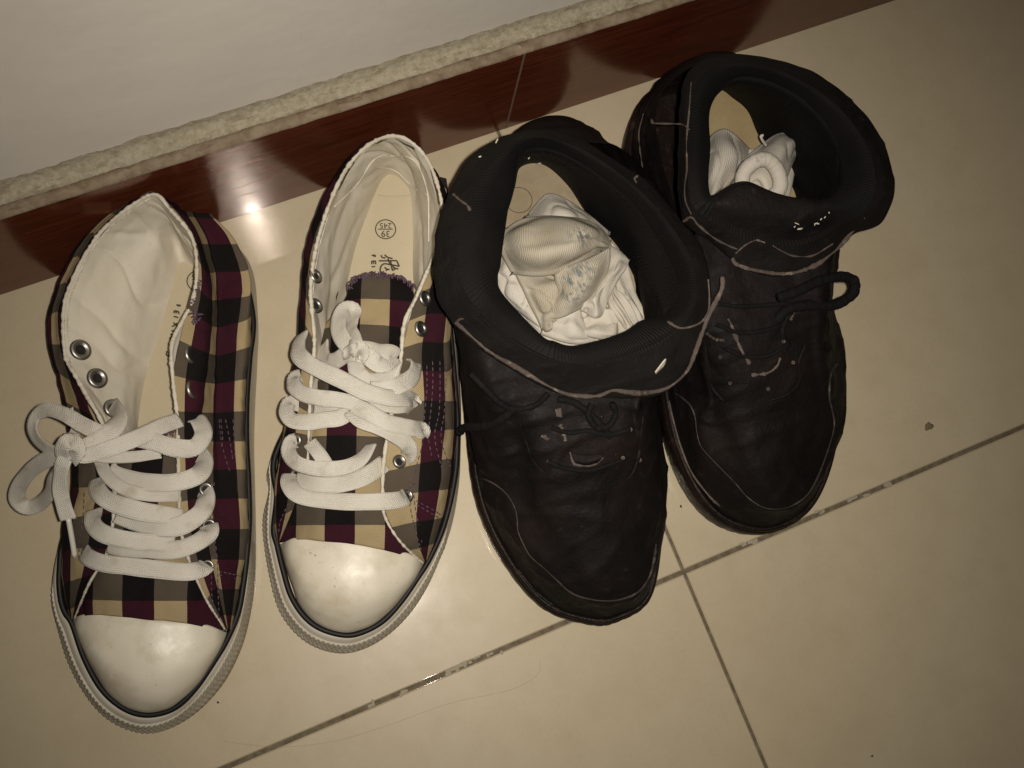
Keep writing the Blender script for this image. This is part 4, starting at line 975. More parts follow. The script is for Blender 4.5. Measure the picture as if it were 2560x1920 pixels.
Lp = [P(1310, 385, 121), P(1380, 372, 121), P(1480, 420, 121), P(1590, 520, 119), P(1668, 635, 116), P(1690, 715, 112), P(1665, 775, 110), P(1610, 798, 112), P(1570, 826, 114), P(1515, 848, 115), P(1440, 862, 115), P(1390, 850, 116), P(1350, 832, 117), P(1245, 724, 118), P(1243, 655, 119), P(1262, 560, 119), P(1287, 460, 119)]
L2 = [P(1300, 420, 34), P(1357, 412, 34), P(1417, 462, 34), P(1470, 540, 34), P(1545, 620, 34), P(1600, 730, 34), P(1640, 850, 34), P(1630, 950, 34), P(1580, 1010, 34), P(1520, 1040, 34), P(1440, 1040, 34), P(1380, 1010, 34), P(1320, 950, 34), P(1260, 830, 34), P(1245, 690, 34), P(1255, 580, 34), P(1280, 480, 34)]
L1 = [a * (1 - k) + b * k for a, b, k in zip(Lp, L2, [.55, .55, .6, .72, .80, .80, .72, .6, .55, .55, .55, .55, .55, .55, .55, .55, .55])]
L1 = [np.array([q[0], q[1], a[2] * .42 + b[2] * .58]) for q, a, b in zip(L1, Lp, L2)]
boot(B1, S, [R0, R1, R2, R3, R4, R5, R6], C, K, Lp, L1, L2, 3, None)
up1, co1, li1 = [n for n in BV if n.startswith('upper')][-1], [n for n in BV if n.startswith('collar')][-1], [n for n in BV if n.startswith('lining')][-1]
poly_sheet('insole', [p + np.array([0, 0, .0006]) for p in L2], MT['binsole'], B1)
ring_print('size_ring', P(1297, 500, 35.2), .0075, .0004, B1)
# worn edges: toe seam, collar edge, heel patches
edge_line('toe_seam', Z6, [(190, 685, 50), (250, 700, 50), (330, 738, 50), (400, 800, 50), (445, 880, 50), (458, 950, 50), (462, 1010, 50), (490, 1080, 50), (540, 1165, 50), (620, 1235, 50), (700, 1310, 50), (760, 1365, 50), (830, 1400, 50), (940, 1424, 50), (1060, 1420, 50), (1170, 1375, 50), (1235, 1290, 50), (1265, 1190, 50), (1278, 1090, 50)], B1, [up1], r=.0007, lift=.0001)
ce = [(170, 1105, 113), (240, 1165, 111), (320, 1235, 110), (400, 1292, 109), (520, 1362, 108), (650, 1440, 107), (760, 1492, 106), (850, 1508, 106), (950, 1507, 106), (1030, 1478, 106), (1110, 1488, 106), (1200, 1492, 106), (1330, 1462, 107), (1430, 1375, 109), (1475, 1275, 111), (1520, 1150, 113), (1555, 1060, 115), (1620, 930, 116), (1625, 860, 117)]
q = L(Z5, ce); tube('worn_edge', [p + np.array([0, 0, .0012]) for p in q], lambda t: .00115 * max(.35, .9 + .9 * noise.noise(Vector((t * 8, 2, 0))) + .3 * noise.noise(Vector((t * 40, 5, 0)))), MT['worn'], B1, n=300, seg=8, flat=.7, wob=.25)
for pts in ([(160, 405, 124), (200, 440, 126), (235, 465, 127), (252, 495, 128)], [(170, 1112, 115), (195, 1088, 118), (216, 1084, 120)], [(1160, 345, 126), (1150, 320, 127), (1175, 300, 125), (1172, 292, 124)], [(1550, 870, 125), (1556, 960, 125), (1548, 1050, 123), (1500, 1110, 121), (1400, 1135, 120), (1330, 1100, 120)]):
    tube('worn_edge', drape(resample(L(Z5, pts), 16), [co1, li1], .0001), .0006, MT['worn'], B1, n=50, seg=7, flat=.6, wob=.6)
mesh_edge = [(300, 1060, 120), (420, 1165, 120), (600, 1270, 119), (750, 1320, 118), (900, 1328, 118), (1050, 1290, 118), (1180, 1240, 118), (1300, 1185, 119), (1380, 1130, 120)]
edge_line('lining_seam', Z5, mesh_edge, B1, [co1, li1], r=.0009, mat='mesh', lift=.0003)
# side tag (small white slip sticking out of the collar)
patch('care_tag', [L(Z5, [(1322, 1305, 121), (1300, 1330, 121), (1265, 1378, 121)]), L(Z5, [(1325, 1310, 118), (1310, 1345, 118), (1266, 1388, 118)])], 10, 6, MT['binding'], B1, solid=.0006, ndir=(0, 0, 1))
# tongue panel, eyestay and lacing
for pts in ([(480, 380, 90), (520, 500, 88), (560, 600, 82), (640, 680, 78), (760, 730, 76), (900, 742, 75), (1050, 730, 76), (1130, 680, 78), (1175, 560, 84), (1190, 420, 90), (1200, 330, 95)],
            [(770, 545, 84), (790, 600, 84), (840, 622, 83), (920, 615, 83), (960, 570, 84)], [(710, 380, 90), (735, 430, 88), (745, 480, 86)], [(600, 450, 90), (640, 470, 90)]):
    edge_line('seam', Z6, pts, B1, [up1], r=.0009 if len(pts) > 6 else .0011, mat='leather' if len(pts) > 6 else 'worn', lift=.0004)
patch('lace_keeper', [drape(L(Z6, [(775, 540, 84), (870, 555, 84), (962, 545, 84)]), [up1], .0012), drape(L(Z6, [(795, 590, 84), (880, 600, 84), (950, 580, 84)]), [up1], .0028), drape(L(Z6, [(810, 615, 84), (870, 624, 84), (930, 612, 84)]), [up1], .0008)], 20, 10, MT['leather'], B1, ndir=(0, 0, 1), solid=.001)
patch('loop_tab', [drape(L(Z6, [(680, 290, 95), (715, 290, 95)]), [up1], .002), drape(L(Z6, [(688, 322, 95), (722, 328, 95)]), [up1], .002)], 6, 6, MT['worn'], B1, ndir=(0, 0, 1), solid=.001)
for k, (u, v) in enumerate(((622, 455), (645, 600), (1080, 578), (1180, 590), (1125, 410))):
    h = drape([Z6(u, v, 85)], [up1], .0005)
    if h: tube('lace_hole', [h[0] + np.array([math.cos(t), math.sin(t), 0]) * .0007 for t in (0, 1.57, 3.14, 4.71)], .0004, MT['worn'], B1, closed=True, n=16, seg=6)
tube('lace', L(Z6, [(430, 290, 100), (380, 340, 96), (300, 382, 86), (220, 395, 76), (160, 398, 66), (130, 410, 58), (112, 432, 54)]), .0021, MT['blace'], B1, n=60, seg=8, wob=.35)
tube('lace', L(Z6, [(180, 80, 112), (260, 160, 110), (340, 240, 106), (430, 290, 101), (560, 270, 100), (640, 200, 100)]), .0014, MT['blace'], B1, n=60, seg=8, wob=.3)
tube('lace', L(Z6, [(700, 230, 102), (790, 250, 102), (880, 310, 100), (950, 380, 98), (1010, 455, 92)]), .0017, MT['blace'], B1, n=60, seg=8, wob=.3)
tube('lace', L(Z6, [(900, 260, 103), (880, 330, 102), (930, 400, 98), (1000, 390, 97), (1040, 320, 100), (1020, 255, 103)]), .0016, MT['blace'], B1, n=60, seg=8, wob=.3)
for pts in ([(660, 400, 94), (760, 430, 96), (880, 420, 96), (1000, 440, 94), (1120, 410, 92)], [(640, 600, 85), (740, 640, 86), (900, 650, 86), (1080, 590, 85)]):
    q = drape(resample(L(Z6, pts), 20), [up1], .0004)
    tube('lace', q, .0012, MT['blace'], B1, n=60, seg=8, wob=.2)
# heel tab scuff crumbs inside the collar
J = Join(); rr = random.Random(4)
for (u, v) in ((575, 200), (600, 235), (625, 245), (640, 232), (590, 245), (392, 130), (300, 205)):
    h = drape([Z5(u, v, 120)], [li1, co1], .0004)
    if h:
        a = h[0]; b_ = a + np.array([rr.uniform(-.002, .002), rr.uniform(-.001, .002), .0006]); J.add(tube(None, [a, (a + b_) / 2, b_], .00035, None, None, seg=5, n=4))
prop(J.build('loose_threads', MT['binding'], B1), kind='stuff')

# ---- right boot
B2 = empty('ankle_boot', M(90, 130, 0))
prop(B2, 'black padded ankle boot furthest right, its side wall sagging and one lace loop sticking out', 'boot', 'pair of black ankle boots')
S = [M(112, 270, 20), M(139, 257, 20), M(150, 228, 20), M(148, 185, 20), M(140, 132, 20), P(2086, 860, 20), P(2105, 1010, 20), P(2084, 1160, 20), P(2030, 1275, 20), P(1940, 1330, 20), P(1850, 1326, 20), P(1765, 1272, 20), P(1698, 1160, 20), P(1656, 1000, 20), M(40, 150, 20), M(58, 230, 20), M(82, 264, 20)]
R0 = inset(S, 3.5, 22)
R1 = inset(S, [5, 4, 4, 4, 3, 3, 5, 8, 10, 10, 9, 7, 4, 3, 3, 4, 4], 37)
R2 = rear([(108, 265), (133, 253), (144, 226), (143, 185), (134, 134)], 50) + [P(2086, 880, 58), P(2086, 1040, 50), P(2058, 1155, 47), P(2000, 1252, 46), P(1940, 1271, 47), P(1880, 1250, 48), P(1800, 1168, 50), P(1750, 1090, 53), P(1722, 1005, 52)] + rear([(38, 152), (57, 228), (80, 258)], 50)
R3 = rear([(105, 261), (129, 250), (140, 224), (141, 184), (131, 135)], 60) + [P(2074, 900, 68), P(2055, 1020, 60), P(2026, 1110, 57), P(1975, 1185, 57), P(1925, 1212, 58), P(1880, 1190, 59), P(1825, 1115, 60), P(1785, 1045, 62), P(1755, 975, 64)] + rear([(38, 153), (56, 226), (78, 254)], 60)
R4 = rear([(100, 255), (123, 245), (136, 220), (138, 180), (127, 133)], 76) + [P(2060, 850, 82), P(2030, 930, 77), P(1990, 990, 75), P(1945, 1035, 73), P(1905, 1048, 73), P(1860, 1030, 74), P(1815, 985, 75), P(1778, 925, 77), P(1755, 870, 80)] + rear([(38, 154), (52, 222), (74, 248)], 76)
R5 = rear([(94, 248), (116, 238), (132, 214), (134, 176), (118, 132)], 92) + [P(2058, 760, 94), P(2025, 805, 93), P(1985, 840, 92), P(1940, 858, 92), P(1900, 860, 92), P(1855, 850, 92), P(1810, 825, 93), P(1770, 785, 94), P(1745, 730, 95)] + rear([(38, 155), (48, 218), (68, 240)], 92)
R6 = rear([(90, 240), (110, 230), (128, 206), (130, 170)], 106) + [P(2085, 600, 104), P(2050, 640, 102), P(2030, 655, 101), P(1990, 665, 100), P(1950, 668, 100), P(1910, 665, 100), P(1870, 655, 100), P(1830, 635, 101), P(1790, 610, 102), P(1750, 580, 104)] + rear([(38, 160), (46, 212), (62, 234)], 106)
C = [P(1795, 142, 120), P(1910, 144, 122), P(2030, 185, 122), P(2130, 252, 122), P(2200, 340, 122), P(2233, 453, 120), P(2205, 547, 114), P(2140, 580, 108), P(2096, 622, 104), P(2040, 662, 102), P(1975, 681, 102), P(1903, 680, 102), P(1840, 652, 104), P(1770, 592, 107), P(1712, 535, 111), P(1702, 370, 117), P(1716, 200, 120)]
K = [P(1810, 162, 128), P(1908, 166, 129), P(2015, 207, 129), P(2102, 274, 128), P(2165, 360, 127), P(2190, 455, 125), P(2160, 530, 121), P(2105, 558, 116), P(2060, 590, 112), P(2005, 612, 111), P(1950, 616, 111), P(1890, 605, 112), P(1830, 582, 114), P(1772, 548, 117), P(1726, 500, 121), P(1722, 370, 127), P(1738, 215, 128)]
Lp = [P(1835, 192, 121), P(1915, 196, 121), P(1998, 236, 121), P(2066, 304, 118), P(2108, 385, 114), P(2112, 450, 112), P(2080, 492, 115), P(2027, 500, 119), P(1985, 497, 121), P(1945, 488, 122), P(1912, 477, 123), P(1868, 463, 124), P(1830, 470, 123), P(1790, 490, 120), P(1771, 480, 118), P(1774, 370, 118), P(1780, 262, 118)]
L2 = [P(1798, 226, 34), P(1832, 246, 34), P(1868, 278, 34), P(1893, 335, 34), P(1930, 400, 34), P(1985, 480, 34), P(1990, 560, 34), P(1960, 620, 34), P(1930, 650, 34), P(1890, 660, 34), P(1850, 655, 34), P(1810, 640, 34), P(1780, 600, 34), P(1755, 550, 34), P(1745, 470, 34), P(1750, 360, 34), P(1768, 265, 34)]
L1 = [a * (1 - k) + b * k for a, b, k in zip(Lp, L2, [.55, .55, .6, .72, .80, .80, .72, .6, .55, .55, .55, .55, .55, .55, .55, .55, .55])]
L1 = [np.array([q[0], q[1], a[2] * .42 + b[2] * .58]) for q, a, b in zip(L1, Lp, L2)]
boot(B2, S, [R0, R1, R2, R3, R4, R5, R6], C, K, Lp, L1, L2, 9, None)
up2, co2, li2 = [n for n in BV if n.startswith('upper')][-1], [n for n in BV if n.startswith('collar')][-1], [n for n in BV if n.startswith('lining')][-1]
poly_sheet('insole', [p + np.array([0, 0, .0006]) for p in L2], mat_cloth('tan_insole', (.40, .31, .17), (.30, .22, .11), 900, blotch=30), B2)
edge_line('toe_seam', Z8, [(262, 792, 50), (300, 815, 50), (345, 858, 50), (370, 920, 50), (378, 990, 50), (400, 1070, 50), (470, 1150, 50), (570, 1252, 50), (650, 1340, 50), (740, 1390, 50), (850, 1385, 50), (940, 1330, 50), (995, 1245, 50), (1050, 1110, 50), (1088, 970, 50), (1078, 880, 50), (1064, 810, 50), (1070, 700, 50), (1105, 640, 50)], B2, [up2], r=.0007, lift=.0001)
q = L(Z7, [(722, 1190, 106), (740, 1220, 104), (800, 1245, 103), (880, 1262, 103), (970, 1275, 103), (1060, 1270, 103), (1140, 1245, 103), (1200, 1215, 103), (1260, 1170, 104), (1310, 1125, 105), (1385, 1030, 109)])
tube('worn_edge', q, lambda t: .0011 * max(.3, .9 + .9 * noise.noise(Vector((t * 7, 7, 0))) + .3 * noise.noise(Vector((t * 30, 5, 0)))), MT['worn'], B2, n=220, seg=8, flat=.7, wob=.25)
for pts, r in (([(285, 430, 100), (300, 455, 100), (350, 440, 100), (410, 450, 100), (470, 470, 100), (488, 490, 110)], .0013), ([(500, 230, 121), (488, 400, 121), (475, 560, 121), (478, 700, 120), (465, 800, 120), (470, 880, 118), (500, 950, 116)], .0009),
               ([(455, 990, 112), (500, 965, 114), (540, 1010, 112), (620, 1075, 110), (700, 1120, 110), (750, 1140, 110)], .0013), ([(740, 1165, 110), (790, 1120, 113), (850, 1092, 115), (900, 1105, 115)], .0010), ([(940, 1120, 114), (1000, 1155, 112), (1060, 1178, 111), (1160, 1175, 110), (1270, 1110, 110)], .0009),
               ([(1280, 480, 80), (1300, 560, 80), (1300, 700, 85), (1290, 760, 90)], .0008), ([(240, 400, 60), (215, 520, 60), (235, 700, 60)], .0009)):
    qq = drape(resample(L(Z7, pts), 24), [co2, li2, up2], .0003)
    tube('worn_edge', qq, (lambda t, r=r: .55 * r * max(.3, .8 + 1.0 * noise.noise(Vector((t * 7, r * 9000, 0))))), MT['worn'] if r > .00085 else MT['mesh'], B2, n=110, seg=7, flat=.5, wob=.2)
Tk = [7, 8, 9, 10, 11, 12, 13]
patch('tongue', [[Lp[i] + np.array([0, .001, -.002]) for i in Tk], [Lp[i] + np.array([0, -.001, .0022]) for i in Tk], [Lp[i] * .5 + K[i] * .5 + np.array([0, 0, .0055]) for i in Tk], [K[i] * .9 + Lp[i] * .1 + np.array([0, 0, .0012]) for i in Tk]], 80, 40, MT['leather'], B2, ndir=(0, 0, 1), disp=lambda p, u, v: crease(p, .0012, 30, 31) * min(1, v * 5) * min(1, (1 - v) * 5))
TG = [n for n in BV if n.startswith('tongue')][-1]
# broken white label print on the tongue
J = Join(); rr = random.Random(9)
for (u, v) in ((1065, 1015), (1085, 1005), (1105, 1025), (1075, 1030), (1170, 1010), (1190, 995), (1200, 980), (1180, 1000), (1230, 960), (1250, 945), (1060, 1022)):
    h = drape([Z7(u, v, 118)], [co2, li2, up2, TG], .0004)
    if h:
        a = h[0]; b_ = a + np.array([rr.uniform(-.0025, .0025), rr.uniform(-.001, .002), .0003]); J.add(tube(None, [a, (a + b_) / 2, b_], .00032, None, None, seg=5, n=4, flat=.3))
prop(J.build('label_flakes', MT['binding'], B2), kind='stuff')
for pts in ([(430, 640, 80), (440, 720, 78), (480, 790, 76), (560, 860, 75), (650, 862, 75), (760, 830, 76), (860, 790, 78), (910, 720, 82), (905, 640, 86), (940, 540, 90)], [(540, 410, 95), (560, 450, 93), (590, 530, 90), (620, 590, 88), (650, 640, 85)], [(810, 610, 88), (790, 655, 86), (740, 690, 84), (660, 700, 82)], [(430, 480, 95), (470, 510, 92), (520, 520, 90)], [(860, 415, 95), (885, 370, 96), (912, 345, 97)]):
    edge_line('seam', Z8, pts, B2, [up2], r=.0009 if len(pts) > 6 else .0011, mat='leather' if len(pts) > 6 else 'worn', lift=.0003)
for (u, v) in ((500, 605), (550, 740), (825, 525), (745, 770), (875, 635)):
    h = drape([Z8(u, v, 85)], [up2], .0005)
    if h: tube('lace_hole', [h[0] + np.array([math.cos(t), math.sin(t), 0]) * .0007 for t in (0, 1.57, 3.14, 4.71)], .0004, MT['worn'], B2, closed=True, n=16, seg=6)
for pts in ([(480, 440, 90), (600, 480, 90), (720, 470, 90), (830, 440, 90)], [(520, 560, 86), (620, 600, 86), (740, 600, 86), (850, 540, 86)], [(470, 330, 94), (600, 345, 94), (720, 340, 94), (850, 330, 94)]):
    q = drape(resample(L(Z8, pts), 20), [up2], .0004)
    tube('lace', q, .0012, MT['blace'], B2, n=60, seg=8, wob=.2)
tube('lace', L(Z8, [(800, 300, 104), (900, 265, 103), (1000, 218, 100), (1090, 193, 97), (1160, 193, 94), (1196, 222, 92), (1186, 280, 90), (1120, 325, 90), (1050, 342, 92), (950, 340, 96), (850, 360, 98), (790, 420, 96)]), .0027, MT['blace'], B2, n=120, seg=10, wob=.15)
tube('lace', L(Z8, [(1040, 300, 90), (950, 320, 96), (860, 380, 97), (820, 480, 94), (860, 560, 88), (920, 600, 84), (940, 520, 86)]), .0016, MT['blace'], B2, n=80, seg=8, wob=.3)
edge_line('shoulder_seam', Z8, [(235, 830, 40), (250, 900, 38), (270, 980, 36), (300, 1080, 34), (350, 1200, 32), (430, 1310, 31), (500, 1380, 31)], B2, [up2], r=.0010, mat='worn', lift=.0001)
edge_line('shoulder_seam', Z6, [(200, 740, 40), (245, 860, 38), (300, 980, 36), (370, 1110, 34), (470, 1250, 32), (570, 1370, 31), (680, 1460, 31)], B1, [up1], r=.0009, mat='bsole', lift=.0001)

# ================================================================== socks stuffed in the boots
MARKS = [(P(1452, 572, 88), .009, (.12, .15, .15)), (P(1470, 590, 87), .008, (.10, .10, .10)), (P(1430, 720, 72), .012, (.11, .14, .145)), (P(1455, 680, 74), .010, (.16, .19, .19)), (P(1535, 758, 62), .008, (.12, .13, .13)), (P(1545, 812, 58), .008, (.18, .21, .21)), (P(1270, 690, 50), .006, (.2, .2, .19)), (P(1390, 815, 58), .006, (.14, .13, .12))]
sockm = mat_rib('white_ribbed_sock', (.58, .54, .475), (.48, .43, .35), freq=5600, amp=.0005, axis='X', blotch=45, stain=(75, .70, (.20, .19, .17)), marks=MARKS)
sockg = mat_rib('greyed_ribbed_sock', (.50, .455, .375), (.42, .36, .26), freq=5600, amp=.0004, axis='X', blotch=45, stain=(60, .70, (.15, .15, .14)), marks=MARKS)
sockp = mat_cloth('white_plain_sock', (.58, .54, .475), (.49, .44, .36), 1100, blotch=40, bumpd=.0005, spots=(120, .66, .6, (.25, .24, .22)))
class Sock:
    def __init__(s, name, root): s.v, s.f, s.u, s.mi = [], [], [], []; s.name = name; s.root = root
    def fold(s, rows, mi=0, nu=60, nv=40, amp=.0012, sc_=70, seed=1, tuck=.010, out=.0015, crs=0.9, swap=False, ridges=0, rd=0):
        G = cr(np.array([cr(np.array(r), nu) for r in rows]), nv)
        N = grid_normals(G)
        if np.sum(N[:, :, 2]) < 0: N = -N
        for j in range(nv):
            for i in range(nu):
                p = G[j, i]; u, v = i / (nu - 1), j / (nv - 1)
                c = max(0, 1 - abs(nz(p + np.array([0, 0, seed * .01]), sc_ * .8, seed + 3)) * 5) * crs
                w = (1 - (2 * u - 1) ** 6) * (1 - (2 * v - 1) ** 6)
                rg = (math.sin((u if rd else v) * math.pi * 2 * ridges + 3 * nz(p, 40, seed)) * .0014) if ridges else 0
                G[j, i] = p + N[j, i] * w * (amp * nz(p, sc_, seed) * 1.6 - amp * c + rg)
        mid = G[nv // 2]; midc = G[:, nu // 2]
        U = np.concatenate([[0], np.cumsum(np.linalg.norm(np.diff(mid, axis=0), axis=1))]); V = np.concatenate([[0], np.cumsum(np.linalg.norm(np.diff(midc, axis=0), axis=1))])
        # round the border over and tuck it under
        c = G.reshape(-1, 3).mean(0)
        def pad(A, fo, dz):
            top, bot = A[0], A[-1]
            A = np.concatenate([[A[0]], A, [A[-1]]], 0); A = np.concatenate([A[:, :1], A, A[:, -1:]], 1)
            for sl in ((0, slice(None)), (-1, slice(None)), (slice(None), 0), (slice(None), -1)):
                e = A[sl]; d = e - c; d[:, 2] = 0; l = np.linalg.norm(d, axis=1, keepdims=True) + 1e-9
                e = e + d / l * fo; e[:, 2] = e[:, 2] - dz; A[sl] = e
            return A
        A = pad(G, out * .75, .0010); A = pad(A, out * .25, .0022); A = pad(A, -.0015, tuck * .4); A = pad(A, -.003, tuck * .6)
        k = 4; nv2, nu2 = A.shape[:2]
        U2 = np.concatenate([[U[0]] * k, U, [U[-1]] * k]); V2 = np.concatenate([[V[0]] * k, V, [V[-1]] * k])
        b = len(s.v); s.v += list(A.reshape(-1, 3))
        for j in range(nv2):
            for i in range(nu2): s.u.append((V2[j], U2[i]) if swap else (U2[i], V2[j]))
        fs = grid_faces(nv2, nu2); s.f += [tuple(x + b for x in f) for f in fs]; s.mi += [mi] * len(fs)
    def build(s): return mesh_obj(s.name, s.v, s.f, sockm, s.root, s.u, mats=[sockg, sockp], mi=s.mi)
K1 = Sock('sock', None)
F = lambda pts: L(Z5, pts)
# bed of cloth, then the folds lying over it
K1.fold([F([(560, 540, 44), (700, 430, 46), (900, 540, 46), (1100, 760, 46)]), F([(420, 720, 44), (640, 700, 50), (900, 800, 52), (1150, 940, 46)]), F([(380, 900, 42), (600, 960, 50), (900, 1000, 52), (1220, 1090, 46)]), F([(520, 1060, 42), (680, 1200, 48), (880, 1260, 50), (1160, 1180, 46)])], 2, 60, 60, amp=.0030, sc_=60, seed=2)
K1.fold([F([(575, 520, 48), (640, 440, 50), (690, 405, 50), (770, 432, 50), (900, 520, 50), (1000, 600, 50)]), F([(600, 545, 55), (665, 500, 60), (720, 480, 62), (800, 505, 62), (890, 570, 60), (990, 640, 56)]), F([(610, 600, 56), (690, 570, 62), (760, 560, 64), (850, 590, 64), (920, 640, 60), (990, 690, 56)])], 2, 60, 36, amp=.0012, sc_=80, seed=5)
K1.fold([F([(440, 960, 48), (410, 880, 48), (402, 800, 48), (410, 735, 48)]), F([(540, 1040, 52), (480, 930, 54), (450, 830, 54), (440, 760, 52)]), F([(640, 1130, 50), (580, 980, 54), (530, 860, 55), (480, 790, 52)])], 2, 50, 30, amp=.0018, sc_=90, seed=8)
K1.fold([F([(480, 780, 54), (560, 830, 56), (650, 840, 57), (740, 820, 58)]), F([(530, 880, 58), (590, 900, 62), (660, 910, 64), (730, 900, 64)]), F([(590, 990, 58), (630, 1010, 62), (680, 1010, 64), (720, 1000, 63)]), F([(645, 1120, 54), (665, 1135, 56), (690, 1130, 57), (730, 1110, 57)])], 1, 40, 50, amp=.0014, sc_=80, seed=12)
K1.fold([F([(1020, 690, 58), (1070, 720, 60), (1116, 768, 58)]), F([(1000, 780, 62), (1060, 790, 66), (1100, 810, 62)]), F([(930, 900, 62), (1000, 880, 68), (1060, 860, 62)]), F([(870, 1010, 60), (940, 960, 68), (1020, 930, 60)]), F([(890, 1030, 58), (940, 1060, 64), (985, 1050, 58)])], 2, 40, 60, amp=.0015, sc_=70, seed=15)
K1.fold([F([(1070, 850, 52), (1110, 940, 54), (1150, 1010, 54), (1198, 1085, 54)]), F([(1030, 900, 56), (1080, 980, 60), (1120, 1050, 60), (1160, 1120, 56)]), F([(1010, 940, 55), (1030, 1010, 60), (1080, 1080, 60), (1110, 1140, 55)])], 2, 60, 36, amp=.0012, sc_=70, seed=18, ridges=3)
K1.fold([F([(960, 1040, 54), (1020, 1030, 58), (1090, 1060, 58), (1130, 1090, 54)]), F([(880, 1080, 54), (970, 1090, 60), (1060, 1110, 60), (1110, 1140, 54)]), F([(840, 1140, 54), (930, 1170, 60), (1010, 1180, 58), (1050, 1170, 54)])], 2, 60, 36, amp=.0022, sc_=90, seed=21, ridges=1)
K1.fold([F([(720, 1060, 56), (780, 1040, 60), (840, 1030, 60), (860, 1080, 56)]), F([(690, 1110, 56), (760, 1110, 62), (830, 1110, 62), (880, 1140, 56)]), F([(650, 1158, 52), (740, 1185, 56), (840, 1205, 56), (930, 1200, 52)])], 2, 60, 36, amp=.0022, sc_=90, seed=24)
K1.fold([F([(725, 828, 68), (800, 800, 72), (900, 760, 74), (1010, 700, 68)]), F([(735, 880, 68), (830, 860, 75), (930, 820, 76), (1012, 770, 68)]), F([(750, 930, 66), (830, 920, 73), (910, 890, 74), (985, 860, 66)]), F([(700, 1000, 62), (790, 990, 70), (870, 970, 70), (935, 945, 64)]), F([(680, 1075, 58), (760, 1060, 64), (820, 1030, 65), (870, 1000, 60)])], 1, 60, 60, amp=.0009, sc_=60, seed=27)
K1.fold([F([(462, 590, 62), (540, 545, 66), (650, 528, 68), (760, 532, 69), (870, 545, 70), (960, 590, 68), (1008, 650, 62)]), F([(435, 640, 64), (530, 600, 76), (650, 585, 80), (770, 590, 82), (880, 600, 82), (960, 630, 76), (1015, 680, 64)]), F([(430, 690, 64), (520, 670, 80), (640, 660, 85), (760, 660, 87), (870, 650, 86), (950, 660, 78), (1010, 695, 64)]),
         F([(450, 740, 62), (530, 740, 77), (630, 740, 83), (740, 730, 84), (840, 710, 82), (920, 695, 74), (990, 700, 62)]), F([(495, 825, 58), (560, 830, 66), (640, 832, 70), (720, 818, 71), (800, 782, 71), (880, 745, 68), (960, 712, 60)])], 1, 90, 60, amp=.0012, sc_=42, seed=36, crs=.55, ridges=1.6)
o = K1.build(); prop(o, 'crumpled greyish white ribbed sock stuffed into the front black boot', 'sock', 'socks left in the boots')
o.name = 'sock'
K2 = Sock('sock', None)
F = lambda pts: L(Z7, pts)
K2.fold([F([(590, 610, 46), (680, 560, 48), (800, 600, 48), (1080, 560, 46)]), F([(585, 740, 46), (700, 720, 50), (850, 720, 50), (1060, 700, 46)]), F([(585, 920, 44), (700, 880, 48), (850, 900, 48), (1020, 900, 44)])], 2, 50, 50, amp=.0028, sc_=60, seed=41)
K2.fold([F([(596, 560, 56), (630, 510, 58), (690, 490, 60), (760, 540, 58), (808, 590, 54)]), F([(590, 640, 60), (640, 600, 68), (700, 580, 70), (750, 610, 68), (800, 640, 56)]), F([(585, 740, 60), (630, 710, 68), (680, 690, 70), (730, 700, 66), (770, 710, 56)]), F([(582, 880, 56), (610, 850, 62), (650, 810, 64), (690, 780, 60), (710, 770, 54)])], 0, 50, 60, amp=.0013, sc_=60, seed=44)
K2.fold([F([(640, 880, 58), (700, 770, 62), (790, 660, 62), (880, 580, 62), (960, 520, 62), (1040, 505, 60), (1092, 530, 56)]), F([(680, 890, 66), (760, 800, 74), (840, 700, 77), (920, 620, 77), (1000, 560, 75), (1060, 550, 70), (1106, 565, 58)]), F([(760, 900, 66), (840, 830, 78), (900, 760, 82), (960, 680, 82), (1010, 630, 78), (1050, 610, 70), (1085, 610, 58)]), F([(880, 900, 60), (940, 870, 70), (985, 820, 74), (1010, 760, 74), (1030, 710, 70), (1048, 670, 64), (1060, 650, 56)])], 2, 80, 60, amp=.0011, sc_=60, seed=47)
# the rolled cuff with its hollow
cc = []
for q in range(28):
    t = 2 * math.pi * q / 28; cc.append(Z7(880 + 103 * math.cos(t) + 6 * math.sin(2 * t), 765 + 112 * math.sin(t) + 5 * math.cos(3 * t), 90 - 4 * math.sin(t)))
geo = tube(None, cc, .0040, None, None, closed=True, n=140, seg=14, wob=.06)
b = len(K2.v); K2.v += list(geo[0]); K2.f += [tuple(i + b for i in f) for f in geo[1]]; K2.u += [(v_, u_) for u_, v_ in geo[2]]; K2.mi += [2] * len(geo[1])
cen = np.mean(cc, 0)
G = []
for j, (k, dz) in enumerate(((1.0, -.001), (.86, -.004), (.66, -.008), (.42, -.0085), (.2, -.0065), (.02, -.006))):
    r = []
    for i, p in enumerate(resample(cc, 80, True)):
        x = cen + (p - cen) * k; x = x + np.array([0, 0, dz + .0018 * nz(x, 90, 5) * (1 if j > 1 else 0)]); r.append(x)
    G.append(r)
G = np.array(G); G = cr(G, 24); b = len(K2.v); K2.v += list(G.reshape(-1, 3)); fs = grid_faces(24, 80, True)
K2.f += [tuple(i + b for i in f) for f in fs]; K2.mi += [2] * len(fs); K2.u += [(0, 0)] * (24 * 80)
